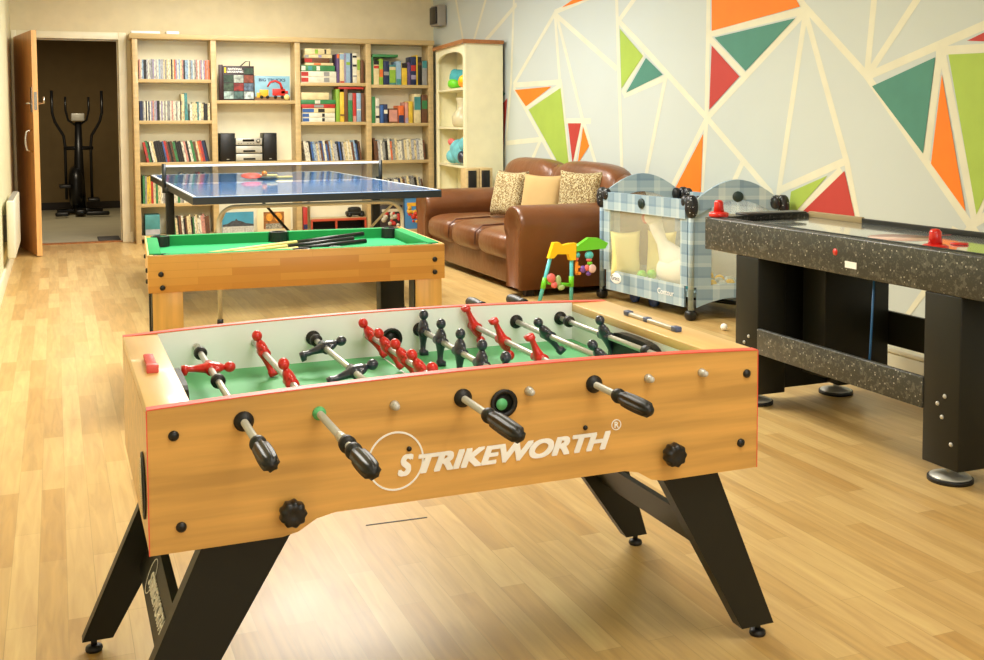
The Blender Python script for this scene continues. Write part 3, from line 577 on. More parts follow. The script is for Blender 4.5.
for x0, x1, h, cols_, lab in ((3.19, 3.44, .26, ((50, 44, 44), (190, 50, 40), (206, 196, 170)), 'dark comic-style box with red print on the bottom shelf of the right bay'), (3.47, 3.70, .33, ((74, 136, 190), (214, 60, 36), (238, 178, 50)), 'blue and red comic-style box on the bottom shelf beside the sofa')):
    t = thing('comic_box', lab, 'box', ((x0+x1)/2, BF+.05, .03)); MB().box(x0, x1, BF+.03, BF+.1, .03, .03+h, .003).build('box', mat('comic_%d' % cols_[0][0], cols_[0], .4), t)
    mb = MB(); random.seed(int(x0*100))
    for k in range(16):
        mb.mat(k % 2); cx_, cz_ = random.uniform(x0+.04, x1-.04), random.uniform(.07, .03+h*.7)
        r_ = random.uniform(.012, .03); mb.cyl((cx_, BF+.0265-.0001*k, cz_), (cx_, BF+.03, cz_), r_, 7)
    mb.box(x0+.02, x1-.02, BF+.028, BF+.03, .03+h*.74, .03+h*.86); mb.build('print', [mat('comic_b%d' % cols_[1][0], cols_[1], .4), mat('comic_c%d' % cols_[2][0], cols_[2], .4)], t)

# ------------------------------------------------------------------ cream corner cabinet
N_, R_, L_ = Vector((3.5, 9.32, 0)), Vector((3.9, 9.37, 0)), Vector((3.63, 10.5, 0)); Bq = Vector((3.88, 10.5, 0)); CH = 1.9
t = thing('display_cabinet', 'tall cream cabinet with open arched shelves and oak top at the mural corner', 'cabinet', (3.7, 9.9, 0))
def pr(pts, z0, z1, name, m, par=t, mb=None):
    (mb or MB()).prism([(p.x, p.y, z0) for p in pts], (0, 0, z1-z0)).build(name, m, par)
fd = (L_-N_).normalized(); nf = Vector((-fd.y, fd.x, 0)); nf = nf if nf.x > 0 else -nf    # inward normal
FLn = (L_-N_).length
def cp(s, d, z=0): q = N_+fd*s+nf*d; return Vector((q.x, q.y, z))
pr([N_, R_, R_+fd*.02, N_+fd*.02], 0, CH, 'side_panel', M['cream'])
pr([cp(FLn-.02, 0), cp(FLn-.02, .22), cp(FLn, .22), cp(FLn, 0)], 0, CH, 'side_panel', M['cream'])
pr([cp(.08, .21), cp(FLn-.03, .21), cp(FLn-.03, .225), cp(.08, .225)], 0, CH, 'back_panel', M['cream'])
pr([N_+Vector((-.03, -.03, 0)), R_+Vector((.0, -.03, 0)), Bq+Vector((0, .02, 0)), L_+Vector((-.03, .02, 0))], CH, CH+.035, 'top', M['oaktop'])
mb = MB(); fs = .065
for a, b in ((0, fs), (FLn-fs, FLn)): mb.prism([cp(a, -.001), cp(b, -.001), cp(b, .02), cp(a, .02)], (0, 0, CH))
arch = [cp(fs, 0, CH), cp(FLn-fs, 0, CH)]+[cp(fs+(FLn-2*fs)*(.5+.5*math.cos(math.pi*k/12)), 0, CH-.13+.08*math.sin(math.pi*k/12)) for k in range(13)]
mb.prism(arch, nf*.02); mb.build('front_frame', M['cream'], t)
for zs in (.06, .40, .765, 1.13, 1.5): pr([cp(.05, .004), cp(FLn-.02, .004), cp(FLn-.02, .21), cp(.07, .21)], zs-.02, zs, 'shelf', M['cream'])
def cub(s, d, z): return cp(s, d, z)
c = cub(.62, .1, 1.5)
t = thing('toy_figure', 'turquoise toy creature with a green belly on the cabinet top shelf', 'toy', c)
MB().blob((c.x, c.y, c.z+.11), (.09, .11, .08), .9).blob((c.x, c.y+.1, c.z+.15), (.05, .05, .05)).blob((c.x, c.y-.1, c.z+.12), (.05, .05, .06)).build('body', M['teal'], t)
MB().blob((c.x-.04, c.y-.01, c.z+.05), (.07, .09, .05), .8).build('belly', M['lime'], t)
c = cub(.3, .09, 1.5); t = thing('toy_ball', 'orange and yellow toy lump on the cabinet top shelf', 'toy', c); MB().blob((c.x, c.y, c.z+.06), (.07, .09, .06), .8).build('body', M['orange'], t); MB().blob((c.x-.03, c.y-.03, c.z+.08), (.05, .05, .045)).build('patch', M['yellow'], t)
c = cub(.33, .17, 1.5); mb = MB(); mb.tube([(c.x, c.y, c.z), (c.x, c.y+.03, c.z+.2), (c.x, c.y+.05, c.z+.34)], [.03, .018, .012]); single('toy_guitar', mb, mat('dark_guitar_wood', (50, 28, 22), .4), 'slim dark brown upright toy behind the turquoise creature', 'toy', c)
c = cub(.45, .1, 1.13); mb = MB(); mb.lathe(c, (0, 0, 1), [(0, .09), (.03, .11), (.1, .115), (.16, .07), (.2, .05), (.27, .07), (.28, .07)]); single('glass_vase', mb, M['wicker'], 'pale beige translucent vase on the cabinet second shelf', 'vase', c)
c = cub(.5, .1, .765); t = thing('plush_bag', 'turquoise soft toy in a bag on the cabinet third shelf', 'soft toy', c)
MB().blob((c.x, c.y, c.z+.13), (.1, .2, .12), .8).blob((c.x-.03, c.y-.17, c.z+.2), (.06, .1, .07), .9).blob((c.x-.05, c.y+.12, c.z+.08), (.06, .12, .07)).build('body', mat('sky_turquoise_plush', (108, 186, 196), .8, bump=.4, bscale=18, var=.25, vscale=9), t)
MB().blob((c.x-.06, c.y+.14, c.z+.22), (.03, .07, .035)).build('red_patch', M['pinkp'], t)
MB().blob((c.x-.08, c.y-.2, c.z+.08), (.04, .06, .06)).build('dark_patch', M['navy'], t)
c = cub(.45, .08, .40); mb = MB(); mb.box(c.x-.07, c.x+.07, c.y-.12, c.y+.12, c.z, c.z+.03, .003); single('paper_stack', mb, M['whitep'], 'white papers lying on the cabinet shelf just above the sofa arm', 'papers', c)
# two narrow loudspeakers beside it
for i, x in enumerate((3.50, 3.63)):
    y = 9.12; t = thing('floor_speaker', ('pale wood loudspeaker with black grille, left of the pair behind the sofa arm', 'pale wood loudspeaker with black grille, right of the pair behind the sofa arm')[i], 'speaker', (x, y, 0), 'pair of wooden speakers behind the sofa')
    MB().box(x-.062, x+.062, y, y+.16, 0, .76, .004).build('cabinet', M['pine'], t)
    MB().box(x-.048, x+.032, y-.01, y, .05, .74, .004).build('grille', M['blackp'], t)

# ------------------------------------------------------------------ leather sofa
SY0, SY1, SXF, SXB = 6.55, 8.80, 2.88, 3.84
t = thing('leather_sofa', 'tan brown leather three-seat sofa below the mural', 'sofa', (3.35, 7.6, 0))
mb = MB(); mb.box(SXF+.03, SXB-.04, SY0+.05, SY1-.05, .05, .30, .02).build('base', M['leather'], t)
def arm(y0, y1):
    mb = MB(); yc = (y0+y1)/2; w = (y1-y0)/2; pts = []
    n = 22
    # arm section in y-z: straight sides, rolled top
    sec = [(yc+w*.78, .05), (yc+w*.78, .40), (yc+w, .45)]+[(yc+w*1.02*math.cos(a), .50+.115*math.sin(a)) for a in [math.pi*k/12 for k in range(0, 13)]]+[(yc-w, .45), (yc-w*.78, .40), (yc-w*.78, .05)]
    rings = []
    for x, k in ((SXF-.005, .8), (SXF-.03, .94), (SXF-.025, .98), (SXF+.01, 1), (SXF+.4, 1.0), (SXB-.12, 1.0), (SXB-.06, .94)):
        rings.append([Vector((x, yc+(y-yc)*k, .3+(z-.3)*k if z > .3 else .05+(z-.05))) for y, z in sec])
    mb.loft(rings); return mb.build('arm', M['leather'], t)
arm(SY0, SY0+.29); arm(SY1-.29, SY1)
for i in range(3):
    y0 = SY0+.27+i*(SY1-SY0-.54)/3; y1 = y0+(SY1-SY0-.54)/3
    MB().blob((3.17, (y0+y1)/2, .315), (.335, (y1-y0)/2+.004, .115), .35, .6, 32, 14).build('seat_cushion', M['leather'], t)
for i in range(2):
    y0 = SY0+.12+i*(SY1-SY0-.24)/2; y1 = y0+(SY1-SY0-.24)/2
    mb = MB(); mb.M = Matrix.Translation((3.69, (y0+y1)/2, .63)) @ Matrix.Rotation(math.radians(8), 4, 'Y')
    mb.blob((0, 0, 0), (.14, (y1-y0)/2+.012, .25), .5, .6, 36, 16).build('back_cushion', M['leather'], t)
mb = MB(); prof = [(3.52, .3), (3.56, .6), (3.6, .75), (3.65, .82), (3.72, .845), (3.78, .83), (3.82, .75), (3.83, .1), (3.6, .1)]
ys = [SY0+.0, SY0+.05, SY0+.15, SY0+.35, SY0+.9, (SY0+SY1)/2, SY1-.9, SY1-.35, SY1-.15, SY1-.05, SY1-.02]; ks = [.86, .92, .95, .98, 1, .992, 1, .985, .955, .92, .87]
mb.loft([[Vector((x, y, z*k if z > .5 else z)) for x, z in prof] for y, k in zip(ys, ks)]); mb.build('back_frame', M['leather'], t)
mb = MB(); y1_, y2_ = SY0+.27, SY1-.27
for i in (1, 2):
    yy = y1_+(y2_-y1_)*i/3; mb.tube([(2.845, yy, .28), (2.85, yy, .37), (2.91, yy, .418), (3.2, yy, .425)], .006, 6)
mb.build('piping', M['leatherd'], t)
for x in (SXF+.08, SXB-.14):
    for y in (SY0+.12, SY1-.12): MB().box(x-.03, x+.03, y-.03, y+.03, 0, .055).build('leg', M['dark'], t)
def pillow(c, w, h, d, ry, rz, m, label, name='scatter_cushion'):
    mb = MB(); sg = lambda t_, p: math.copysign(abs(t_)**p, t_); rings = []; n = 14; vs = []; f = []
    for s in (1, -1):
        for i in range(n+1):
            for j in range(n+1):
                u, v = -1+2*i/n, -1+2*j/n; th = max(0, (1-u**4)*(1-v**4))**.5
                pin = 1-.10*(1-abs(u)**2)*abs(v)**3*1-.0; pin2 = 1-.10*(1-abs(v)**2)*abs(u)**3
                vs.append(Vector((s*d/2*th, u*w/2*pin2, v*h/2*pin)))
    k = (n+1)**2
    for s in range(2):
        for i in range(n):
            for j in range(n):
                a = s*k+i*(n+1)+j; q = [a, a+1, a+n+2, a+n+1]; f.append(q if s else q[::-1])
    mb.M = Matrix.Translation(Vector((0, 0, h/2))); mb._in(vs, f, True)
    bmesh.ops.remove_doubles(mb.bm, verts=list(mb.bm.verts), dist=.0006)
    o = mb.build(name, m); o.location = c; o.rotation_euler = (0, ry, rz); return tag(o, label, 'cushion', 'scatter cushions on the leather sofa')
pillow((3.29, 7.88, .425), .37, .38, .13, .26, .3, floral, 'cream floral cushion at the far end of the brown sofa')
pillow((3.39, 7.44, .425), .38, .37, .13, .28, .6, M['beige'], 'plain beige cushion in the middle of the brown sofa')
pillow((3.45, 6.92, .425), .38, .41, .12, .2, .55, floral, 'cream floral cushion nearest the sofa arm by the playpen')

# ------------------------------------------------------------------ table tennis table
TA = Vector((.722, 6.32, 0)); TM = Matrix.Translation(TA) @ Matrix.Rotation(.003, 4, 'Z')
TW, TL = 1.49, 2.84
t = thing('table_tennis_table', 'blue table tennis table with net between pool table and bookcase', 'table', TM @ Vector((TW/2, TL/2, 0)))
def T(): m = MB(); m.M = TM.copy(); return m
T().box(0, TW, 0, TL/2-.003, .738, .76).build('tabletop', M['ttblue'], t)
T().box(0, TW, TL/2+.003, TL, .738, .76).build('tabletop', M['ttblue'], t)
m_ = T(); m_.box(-.004, TW+.004, -.004, .012, .715, .757).box(-.004, .012, 0, TL, .715, .757).box(TW-.012, TW+.004, 0, TL, .715, .757).box(-.004, TW+.004, TL-.012, TL+.004, .715, .757).build('edge_frame', M['ttedge'], t)
m_ = T(); m_.box(0, TW, 0, .02, .76, .7606).box(0, .02, 0, TL, .76, .7606).box(TW-.02, TW, 0, TL, .76, .7606).box(0, TW, TL-.02, TL, .76, .7606).build('court_lines', M['line'], t)
m_ = T(); yn = TL/2; m_.box(-.02, TW+.02, yn-.0015, yn+.0015, .765, .878).build('net', M['netm'], t)
m_ = T(); m_.box(-.02, TW+.02, yn-.004, yn+.004, .878, .892).build('net_tape', M['whitep'], t)
for x in (-.028, TW+.028):
    m_ = T(); m_.cyl((x, yn, .70), (x, yn, .90), .014).box(min(x, x+(.09 if x < 0 else -.09)), max(x, x+(.09 if x < 0 else -.09)), yn-.02, yn+.02, .70, .737, .003).build('net_post', M['ttedge'], t)
for x in (-.02, TW-.04):
    m_ = T(); m_.box(x, x+.055, yn-.03, yn+.03, .06, .70, .004).build('centre_leg', M['black'], t)
    m_ = T(); m_.box(x-.01, x+.065, yn-.35, yn+.35, .06, .11, .005); m_.cyl((x+.01, yn-.32, .035), (x+.045, yn-.32, .035), .035, 14).cyl((x+.01, yn+.32, .035), (x+.045, yn+.32, .035), .035, 14).build('castor_bar', M['black'], t)
def uleg(y, z0=0):
    x0, x1, zt, r = .15, 1.27, .69, .10; pts = [(x0, y, z0)]
    pts += [(x0+r-r*math.cos(a), y, zt-r+r*math.sin(a)) for a in [math.pi/2*k/6 for k in range(7)]]
    pts += [(x1-r+r*math.sin(a), y, zt-r+r*math.cos(a)) for a in [math.pi/2*k/6 for k in range(7)]]+[(x1, y, z0)]
    m_ = T(); m_.tube(pts, .0125); m_.build('leg_frame', M['galv'], t)
    for x in (x0, x1): m_ = T(); m_.cyl((x, y, 0), (x, y, .03), .018, 12).build('foot', M['rubber'], t)
uleg(.1, .02); uleg(TL-.1, .02)
for x in (.2, 1.22):
    m_ = T(); m_.tube([(x, .12, .68), (x, yn-.05, .2)], .008, 8).build('brace', M['galv'], t)
m_ = T(); m_.tube([(.62, yn+.1, .66), (.85, yn-.1, .36)], .01, 8).build('brace', M['black'], t)
bt = (TM @ Vector((.62, yn+.30, .761)))
t = thing('table_tennis_bat', 'red rubber bat with pale handle lying beyond the net on the blue table', 'bat', bt)
mb = MB(); mb.M = Matrix.Translation(bt+Vector((0, 0, .018))) @ Matrix.Rotation(-.1, 4, 'Z') @ Matrix.Rotation(.22, 4, 'X'); mb.lathe((0, 0, .008), (0, 0, 1), [(0, .075), (.006, .075)], 28); mb.build('blade', M['ttred'], t)
mb = MB(); mb.M = Matrix.Translation(bt+Vector((0, 0, .018))) @ Matrix.Rotation(-.1, 4, 'Z') @ Matrix.Rotation(.22, 4, 'X'); mb.box(.06, .19, -.013, .013, 0, .022, .008).build('handle', M['batw'], t)
b2 = bt+Vector((.13, .07, 0)); t = thing('table_tennis_bat', 'second bat, mostly hidden behind the red bat, with its lime handle to the right', 'bat', b2)
mb = MB(); mb.lathe(b2, (0, 0, 1), [(0, .075), (.008, .075)], 28); mb.build('blade', M['blackp'], t)
mb = MB(); mb.box(b2.x+.06, b2.x+.19, b2.y-.013, b2.y+.013, b2.z, b2.z+.02, .008).build('handle', M['batw'], t)
mb = MB(); bc = bt+Vector((.09, -.03, .0)); mb.blob((bc.x, bc.y, bc.z+.045), (.02, .02, .02)); single('table_tennis_ball', mb, M['orange'], 'orange table tennis ball resting on the red bat', 'ball', (bc.x, bc.y, bc.z+.025))

# ------------------------------------------------------------------ pool table
PA = Vector((.331, 4.499, 0)); PM = Matrix.Translation(PA) @ Matrix.Rotation(-.06, 4, 'Z')
PW, PD, PZ = 1.235, .815, .65
t = thing('pool_table', 'small pine pool table with green cloth between football table and table tennis', 'pool table', PM @ Vector((PW/2, PD/2, 0)))
def Pm(): m = MB(); m.M = PM.copy(); return m
def apron(m):
    pts = [(0, 0, .52), (.025, 0, .50), (PW-.025, 0, .50), (PW, 0, .52), (PW, 0, PZ), (0, 0, PZ)]
    return m
m_ = Pm(); m_.box(0, PW, 0, .022, .50, PZ-.004, .002).build('front_panel', M['butch'], t)
m_ = Pm(); m_.box(0, PW, PD-.022, PD, .50, PZ-.004, .002).build('rear_panel', M['butch'], t)
for x in (0, PW-.022): m_ = Pm(); m_.box(x, x+.022, .022, PD-.022, .50, PZ-.004, .002).build('end_panel', M['butch'], t)
m_ = Pm(); m_.box(.022, PW-.022, .022, PD-.022, .585, .605).build('playing_bed', M['clothg'], t)
c_ = .055
m_ = Pm()
for x0, x1 in ((.075, PW/2-.05), (PW/2+.05, PW-.075)):
    for y0, y1, dy in ((.002, c_, 1), (PD-c_, PD-.002, -1)):
        m_.prism([(x0-.02, y0 if dy > 0 else y1, .605), (x1+.02, y0 if dy > 0 else y1, .605), (x1, y1 if dy > 0 else y0, .605), (x0, y1 if dy > 0 else y0, .605)], (0, 0, .047))
for x0, x1 in ((.002, c_), (PW-c_, PW-.002)): m_.box(x0, x1, .075, PD-.075, .605, .652, .004)
m_.build('cushion_rail', M['clothd'], t)
m_ = Pm(); m_.box(0, PW, 0, .006, PZ-.004, PZ+.002).box(0, PW, PD-.006, PD, PZ-.004, PZ+.002).box(0, .006, 0, PD, PZ-.004, PZ+.002).box(PW-.006, PW, 0, PD, PZ-.004, PZ+.002).build('top_edge', M['honeyl'], t)
for x, y in ((.068, .068), (PW/2, .068), (PW-.068, .068), (.068, PD-.068), (PW/2, PD-.052), (PW-.068, PD-.068)):
    m_ = Pm(); n = 16; ri, ro = .033, .043
    ring = lambda r, z: [Vector((x+r*math.cos(2*math.pi*k/n), y+r*math.sin(2*math.pi*k/n), z)) for k in range(n)]
    m_.loft([ring(ri, .607), ring(ri, .647 if y < .2 else .655), ring(ro, .647 if y < .2 else .655), ring(ro, .607)], closed=True, smooth=False); m_.lathe((x, y, .606), (0, 0, 1), [(0, ri), (.002, ri)], n); m_.build('pocket', M['rubber'], t)
for x, f_ in ((.012, 1), (PW-.132, 1)):
    for y in (.024, PD-.124):
        m_ = Pm(); m_.box(x, x+.12, y, y+.10, 0, .585, .003).build('leg', M['black'], t).name
        if y < .1: m_ = Pm(); m_.box(x+.004, x+.122 if x < .5 else x+.12, y-.016, y, .0, .505, .002).build('leg_facing', streak_wood('pine_leg', (228, 180, 96), .4, .1, 2), t)
for x, z in ((.05, .575), (.055, .52), (PW-.045, .585), (PW-.045, .53)):
    m_ = Pm(); m_.lathe((x, 0, z), (0, -1, 0), [(0, .011), (.005, .011), (.008, .006)], 14).build('bolt', M['blackp'], t)
for y, z in ((.1, .58), (.1, .535), (.6, .58)):
    m_ = Pm(); m_.lathe((0, y, z), (-1, 0, 0), [(0, .01), (.005, .01), (.008, .006)], 14).build('bolt', M['blackp'], t)
def cue(a, b, lab):
    a = Vector(a); b = Vector(b); d = (b-a).normalized(); L_c = (b-a).length
    t = thing('pool_cue', lab, 'cue', PM @ a, 'cues lying across the pool table')
    m_ = Pm(); m_.lathe(a, d, [(0, .005), (L_c*.62, .009)], 12).build('shaft', M['batw'], t)
    m_ = Pm(); m_.lathe(a+d*L_c*.62, d, [(0, .009), (L_c*.38, .0115)], 12).build('butt', M['blackp'], t)
cue((.12, .26, .611), (.98, .50, .655), 'pool cue with black butt, the one ending furthest right')
cue((.08, .18, .611), (.92, .44, .64), 'pool cue with black butt, nearer one of the crossing pair')
cue((.10, .10, .611), (.97, .40, .632), 'pool cue lying closest to the front rail of the pool table')
tri = [(.70, .12), (.98, .15), (.80, .33)]
m_ = Pm(); m_.tube([(x, y, .616) for x, y in tri], .010, 8, closed=True); q = PM @ Vector((.83, .2, .606)); single('ball_triangle', m_, M['blackp'], 'black ball rack triangle on the green cloth at the right', 'rack', q)

# ------------------------------------------------------------------ folding playpen
A, B, C, D = (Vector(p+(0,)) for p in ((3.37, 6.38), (3.47, 5.45), (3.97, 5.25), (3.87, 6.18)))
t = thing('playpen', 'blue plaid folding playpen with cream mesh sides beside the sofa', 'playpen', (A+C)/2)
def wallpiece(P, Q, u0, u1, lo, hi, th, name, m, par=t, n=14):
    """strip between P and Q whose lower and upper edges follow lo(u) and hi(u)"""
    d = Q-P; nn = Vector((-d.y, d.x, 0)).normalized()*th/2; mb = MB(); rings = []
    for i in range(n+1):
        u = u0+(u1-u0)*i/n; b = P+d*u
        rings.append([b+nn+Vector((0, 0, lo(u))), b-nn+Vector((0, 0, lo(u))), b-nn+Vector((0, 0, hi(u))), b+nn+Vector((0, 0, hi(u)))])
    mb.loft(rings, smooth=False); return mb.build(name, m, par)
hump = lambda u: .70+.135*math.sin(math.pi*u)
flat = lambda z: (lambda u: z)
def side(P, Q, arched):
    top = hump if arched else flat(.715)
    low = (lambda u: .60+.115*math.sin(math.pi*u)) if arched else flat(.60)
    wallpiece(P, Q, .04, .96, low, top, .035, 'padded_rail', M['plaid'])
    mz = (lambda u: .19+.03*math.sin(math.pi*u)) if arched else flat(.20)
    bz = (lambda u: .06+.075*math.sin(math.pi*u)) if arched else flat(.07)
    wallpiece(P, Q, .06, .94, bz, mz, .012, 'lower_panel', M['plaid'])
    wallpiece(P, Q, .06, .94, mz, low, .003, 'mesh_panel', M['mesh'])
    wallpiece(P, Q, .03, .22 if arched else .10, mz, low, .014, 'side_strip', M['plaid'], n=1); wallpiece(P, Q, .90, .97, mz, low, .014, 'side_strip', M['plaid'], n=1)
side(A, B, False); side(B, C, True); side(D, C, False); side(A, D, True)
for P in (A, B, C, D):
    MB().cyl(P+Vector((0, 0, .04)), P+Vector((0, 0, .70)), .017).build('corner_post', M['plaid'], t)
    mb = MB(); mb.blob((P.x, P.y, .675), (.036, .04, .07), .8)
    for ax, ay in ((0, .08), (0, -.08), (.07, 0), (-.07, 0)):
        if ((P+Vector((ax, ay, 0)))-(A+C)/2).length < (P-(A+C)/2).length: mb.blob((P.x+ax*.75, P.y+ay*.75, .70), (.028, .034, .04), .9)
    mb.build('corner_cap', M['star'], t)
    MB().blob((P.x, P.y, .03), (.035, .035, .03), .7).build('foot', M['blackp'], t)
for P, Q, zz in ((A, B, .665), (B, C, .735)):
    d = (Q-P); nn = Vector((d.y, -d.x, 0)).normalized(); nn = nn if nn.dot(Vector((0, 0, 0))-P) > 0 else -nn; c = (P+Q)/2+nn*.018
    MB().lathe((c.x, c.y, zz), nn, [(0, .032), (.008, .032), (.014, .024)], 20).build('lock_button', mat('dark_green_button', (24, 46, 44), .4), t)
mb = MB(); pts = [A*.97+C*.03, B*.97+D*.03, C*.97+A*.03, D*.97+B*.03]; mb.prism([(p_.x, p_.y, .13) for p_ in pts], (0, 0, .03)); mb.build('floor_pad', mat('pale_blue_pad', (176, 200, 206), .9), t)
mb = MB(); mb.tube([A+Vector((0, 0, .07)), C+Vector((0, 0, .07))], .014).tube([B+Vector((0, 0, .07)), D+Vector((0, 0, .07))], .014).build('cross_frame', M['black'], t)
for u in (.28, .5):
    c = A.lerp(B, u)+Vector((.06, 0, 0)); MB().cyl((c.x, c.y, .05), (c.x+.03, c.y, .05), .045, 18).build('castor', M['bluep'], t)
d = (B-A).normalized(); nn = Vector((d.y, -d.x, 0))
if nn.x > 0: nn = -nn
lm = Matrix((( d.x, 0, nn.x, 0), (d.y, 0, nn.y, 0), (0, 1, 0, 0), (0, 0, 0, 1)))
c = A+d*.17+nn*.008; mb = MB(); mb.M = Matrix.Translation((c.x, c.y, .155)) @ lm; mb.blob((0, 0, 0), (.062, .036, .003), 1).build('oval_label', M['whitep'], t)
c = A+d*.125+nn*.0118; letters('Graco', .04, Matrix.Translation((c.x, c.y, .143)) @ lm, width=.09).build('label_lettering', mat('label_grey', (90, 100, 110), .5), t)
c = A+d*.62+nn*.0075; letters('Contour', .05, Matrix.Translation((c.x, c.y, .12)) @ lm, width=.16).build('model_lettering', M['whitep'], t)
# toys in it
c = (A+B+C+D)/4; gz = .16
t = thing('goose_rocker', 'white plush goose with coral beak inside the playpen', 'soft toy', (c.x, c.y, gz))
gx, gy = 3.56, 5.82
mb = MB(); mb.tube([(gx-.06, gy+.1, gz+.40), (gx-.05, gy+.09, gz+.34), (gx-.03, gy+.06, gz+.26), (gx, gy, gz+.17), (gx+.02, gy-.08, gz+.12), (gx+.03, gy-.2, gz+.1)], [.045, .042, .035, .085, .11, .05], 16); mb.blob((gx-.065, gy+.11, gz+.41), (.055, .06, .052)); mb.blob((gx+.02, gy-.08, gz+.09), (.12, .19, .09), .8); mb.build('body', M['fluff'], t)
MB().blob((gx-.07, gy+.19, gz+.40), (.02, .05, .035)).build('beak', M['pinkp'], t)
for i, (px_, py_, ww, lab) in enumerate(((3.46, 6.22, .2, 'pale yellow cushion in the playpen corner nearest the sofa'), (3.66, 6.12, .2, 'pale yellow cushion behind the white goose in the playpen'))):
    o = pillow((px_, py_, gz+.002), ww, .30, .1, .12, 1.2-i*.5, M['pyel'], lab, 'yellow_cushion'); o['group'] = 'yellow cushions in the playpen'
random.seed(3); cols = [M['aqua'], M['lime'], mat('pale_ball', (206, 226, 226), .35), mat('sky_ball', (130, 190, 220), .35), M['yellow']]; cn = ['aqua', 'lime green', 'pale', 'sky blue', 'yellow']
k = 0; used = []
for i in range(400):
    u, v = random.uniform(.10, .9), random.uniform(.12, .86)
    p_ = A+(B-A)*u+(D-A)*v
    if (abs(p_.x-gx) < .13 and abs(p_.y-gy) < .2) or u < .3: continue
    if any((p_-q).length < .066 for q in used): continue
    used.append(p_); ci = k % 5; mb = MB(); mb.blob((p_.x, p_.y, gz+.033), (.032, .032, .032)); k += 1
    single('play_ball', mb, cols[ci], '%s plastic ball, one of those strewn over the playpen floor' % cn[ci], 'ball', (p_.x, p_.y, gz+.001), 'plastic balls in the playpen, %s' % cn[ci])
    if k > 44: break

# ------------------------------------------------------------------ baby gym
GYy = 6.22
t = thing('baby_gym', 'aqua and yellow baby play gym with hanging toys in front of the sofa arm', 'toy', (3.05, GYy, 0))
f1, f2, ap1, ap2 = Vector((2.83, GYy, .012)), Vector((3.06, GYy, .012)), Vector((2.925, GYy, .36)), Vector((3.065, GYy, .36))
MB().tube([f1, f1.lerp(ap1, .95)], .0125).build('leg', M['aqua'], t); MB().tube([f2, f2.lerp(ap2, .95)], .0125).build('leg', M['aqua'], t)
for a, b in ((f1, ap1), (f2, ap2)): MB().tube([a.lerp(b, .3), a.lerp(b, .5)], .0165).build('leg_sleeve', M['lime'], t); MB().blob((a.x, a.y, .012), (.02, .03, .012)).build('foot', M['yellow'], t)
mb = MB(); mb.prism([(2.895, GYy-.02, .31), (2.93, GYy-.02, .31), (2.955, GYy-.02, .335), (3.035, GYy-.02, .33), (3.045, GYy-.02, .29), (3.085, GYy-.02, .29), (3.09, GYy-.02, .40), (3.05, GYy-.02, .40), (2.99, GYy-.02, .39), (2.97, GYy-.02, .41), (2.93, GYy-.02, .41)], (0, .04, 0)); mb.build('top_bracket', M['yellow'], t)
mb = MB(); mb.tube([(2.89, GYy, .155), (2.97, GYy-.01, .14), (3.05, GYy, .13)], .012).build('cross_bar', M['lime'], t)
mb = MB(); mb.blob((2.91, GYy-.02, .185), (.03, .02, .03)).blob((2.93, GYy-.02, .14), (.022, .02, .022)).build('spinner', M['pinkp'], t)
mb = MB(); mb.blob((2.96, GYy-.02, .165), (.02, .012, .035)).blob((2.98, GYy-.02, .12), (.025, .012, .018)).build('leaf_toy', mat('sage_plastic', (170, 196, 130), .4), t)
mb = MB(); pts = [(3.07, .345), (3.3, .355), (3.32, .39), (3.25, .425), (3.18, .43), (3.11, .39)]; mb.prism([(x, GYy-.018, z_) for x, z_ in pts], (0, .036, 0)); mb.build('carry_handle', M['lime'], t)
MB().blob((3.105, GYy, .32), (.018, .018, .02)).build('hanger', M['aqua'], t); MB().blob((3.19, GYy, .315), (.03, .02, .028)).build('hanger', M['aqua'], t)
mb = MB(); mb.blob((3.10, GYy, .295), (.014, .014, .012)).blob((3.19, GYy, .285), (.02, .016, .014)).build('hanger_ring', M['pinkp'], t)
mb = MB(); mb.box(3.09, 3.11, GYy-.01, GYy+.01, .19, .28, .006).box(3.09, 3.13, GYy-.01, GYy+.01, .19, .21, .006).box(3.105, 3.125, GYy-.01, GYy+.01, .235, .25, .004).build('hanging_toy', M['orange'], t)
MB().blob((3.145, GYy, .225), (.022, .016, .024)).blob((3.185, GYy, .195), (.018, .014, .015)).build('hanging_toy', M['purple'], t)
MB().blob((3.17, GYy-.01, .235), (.017, .014, .02)).build('hanging_toy', M['pinkp'], t)
MB().blob((3.205, GYy-.015, .228), (.028, .012, .028)).build('hanging_toy', mat('pale_pink_disc', (236, 196, 190), .4), t)
MB().blob((3.195, GYy, .262), (.018, .016, .014)).build('hanging_toy', M['lime'], t)

# ------------------------------------------------------------------ air hockey table
HX0, HX1, HY0, HY1, HZ = 2.64, 3.22, 2.26, 4.06, .76
t = thing('air_hockey_table', 'dark speckled air hockey table with black legs at the right', 'air hockey table', ((HX0+HX1)/2, (HY0+HY1)/2, 0))
mb = MB(); r_ = .05
mb.box(HX0, HX0+.035, HY0+.04, HY1-.04, .62, HZ, .006); mb.build('side_apron', M['spk'], t)
MB().box(HX1-.03, HX1, HY0+.04, HY1-.04, .62, HZ+.0, .006).build('side_apron', M['spk'], t)
for y0, y1, s in ((HY1-.05, HY1, 1), (HY0, HY0+.05, -1)):
    pts = [(HX0, (y0 if s > 0 else y1)), (HX0+.004, (y1-.02 if s > 0 else y0+.02)), (HX0+.04, (y1 if s > 0 else y0)), (HX1-.04, (y1 if s > 0 else y0)), (HX1, (y0 if s > 0 else y1))]
    MB().prism([(x, y, .62) for x, y in pts], (0, 0, HZ-.62)).build('end_apron', M['spk'], t)
MB().box(HX0+.035, HX1-.03, HY0+.05, HY1-.05, .70, .742).build('playfield', M['ahw'], t)
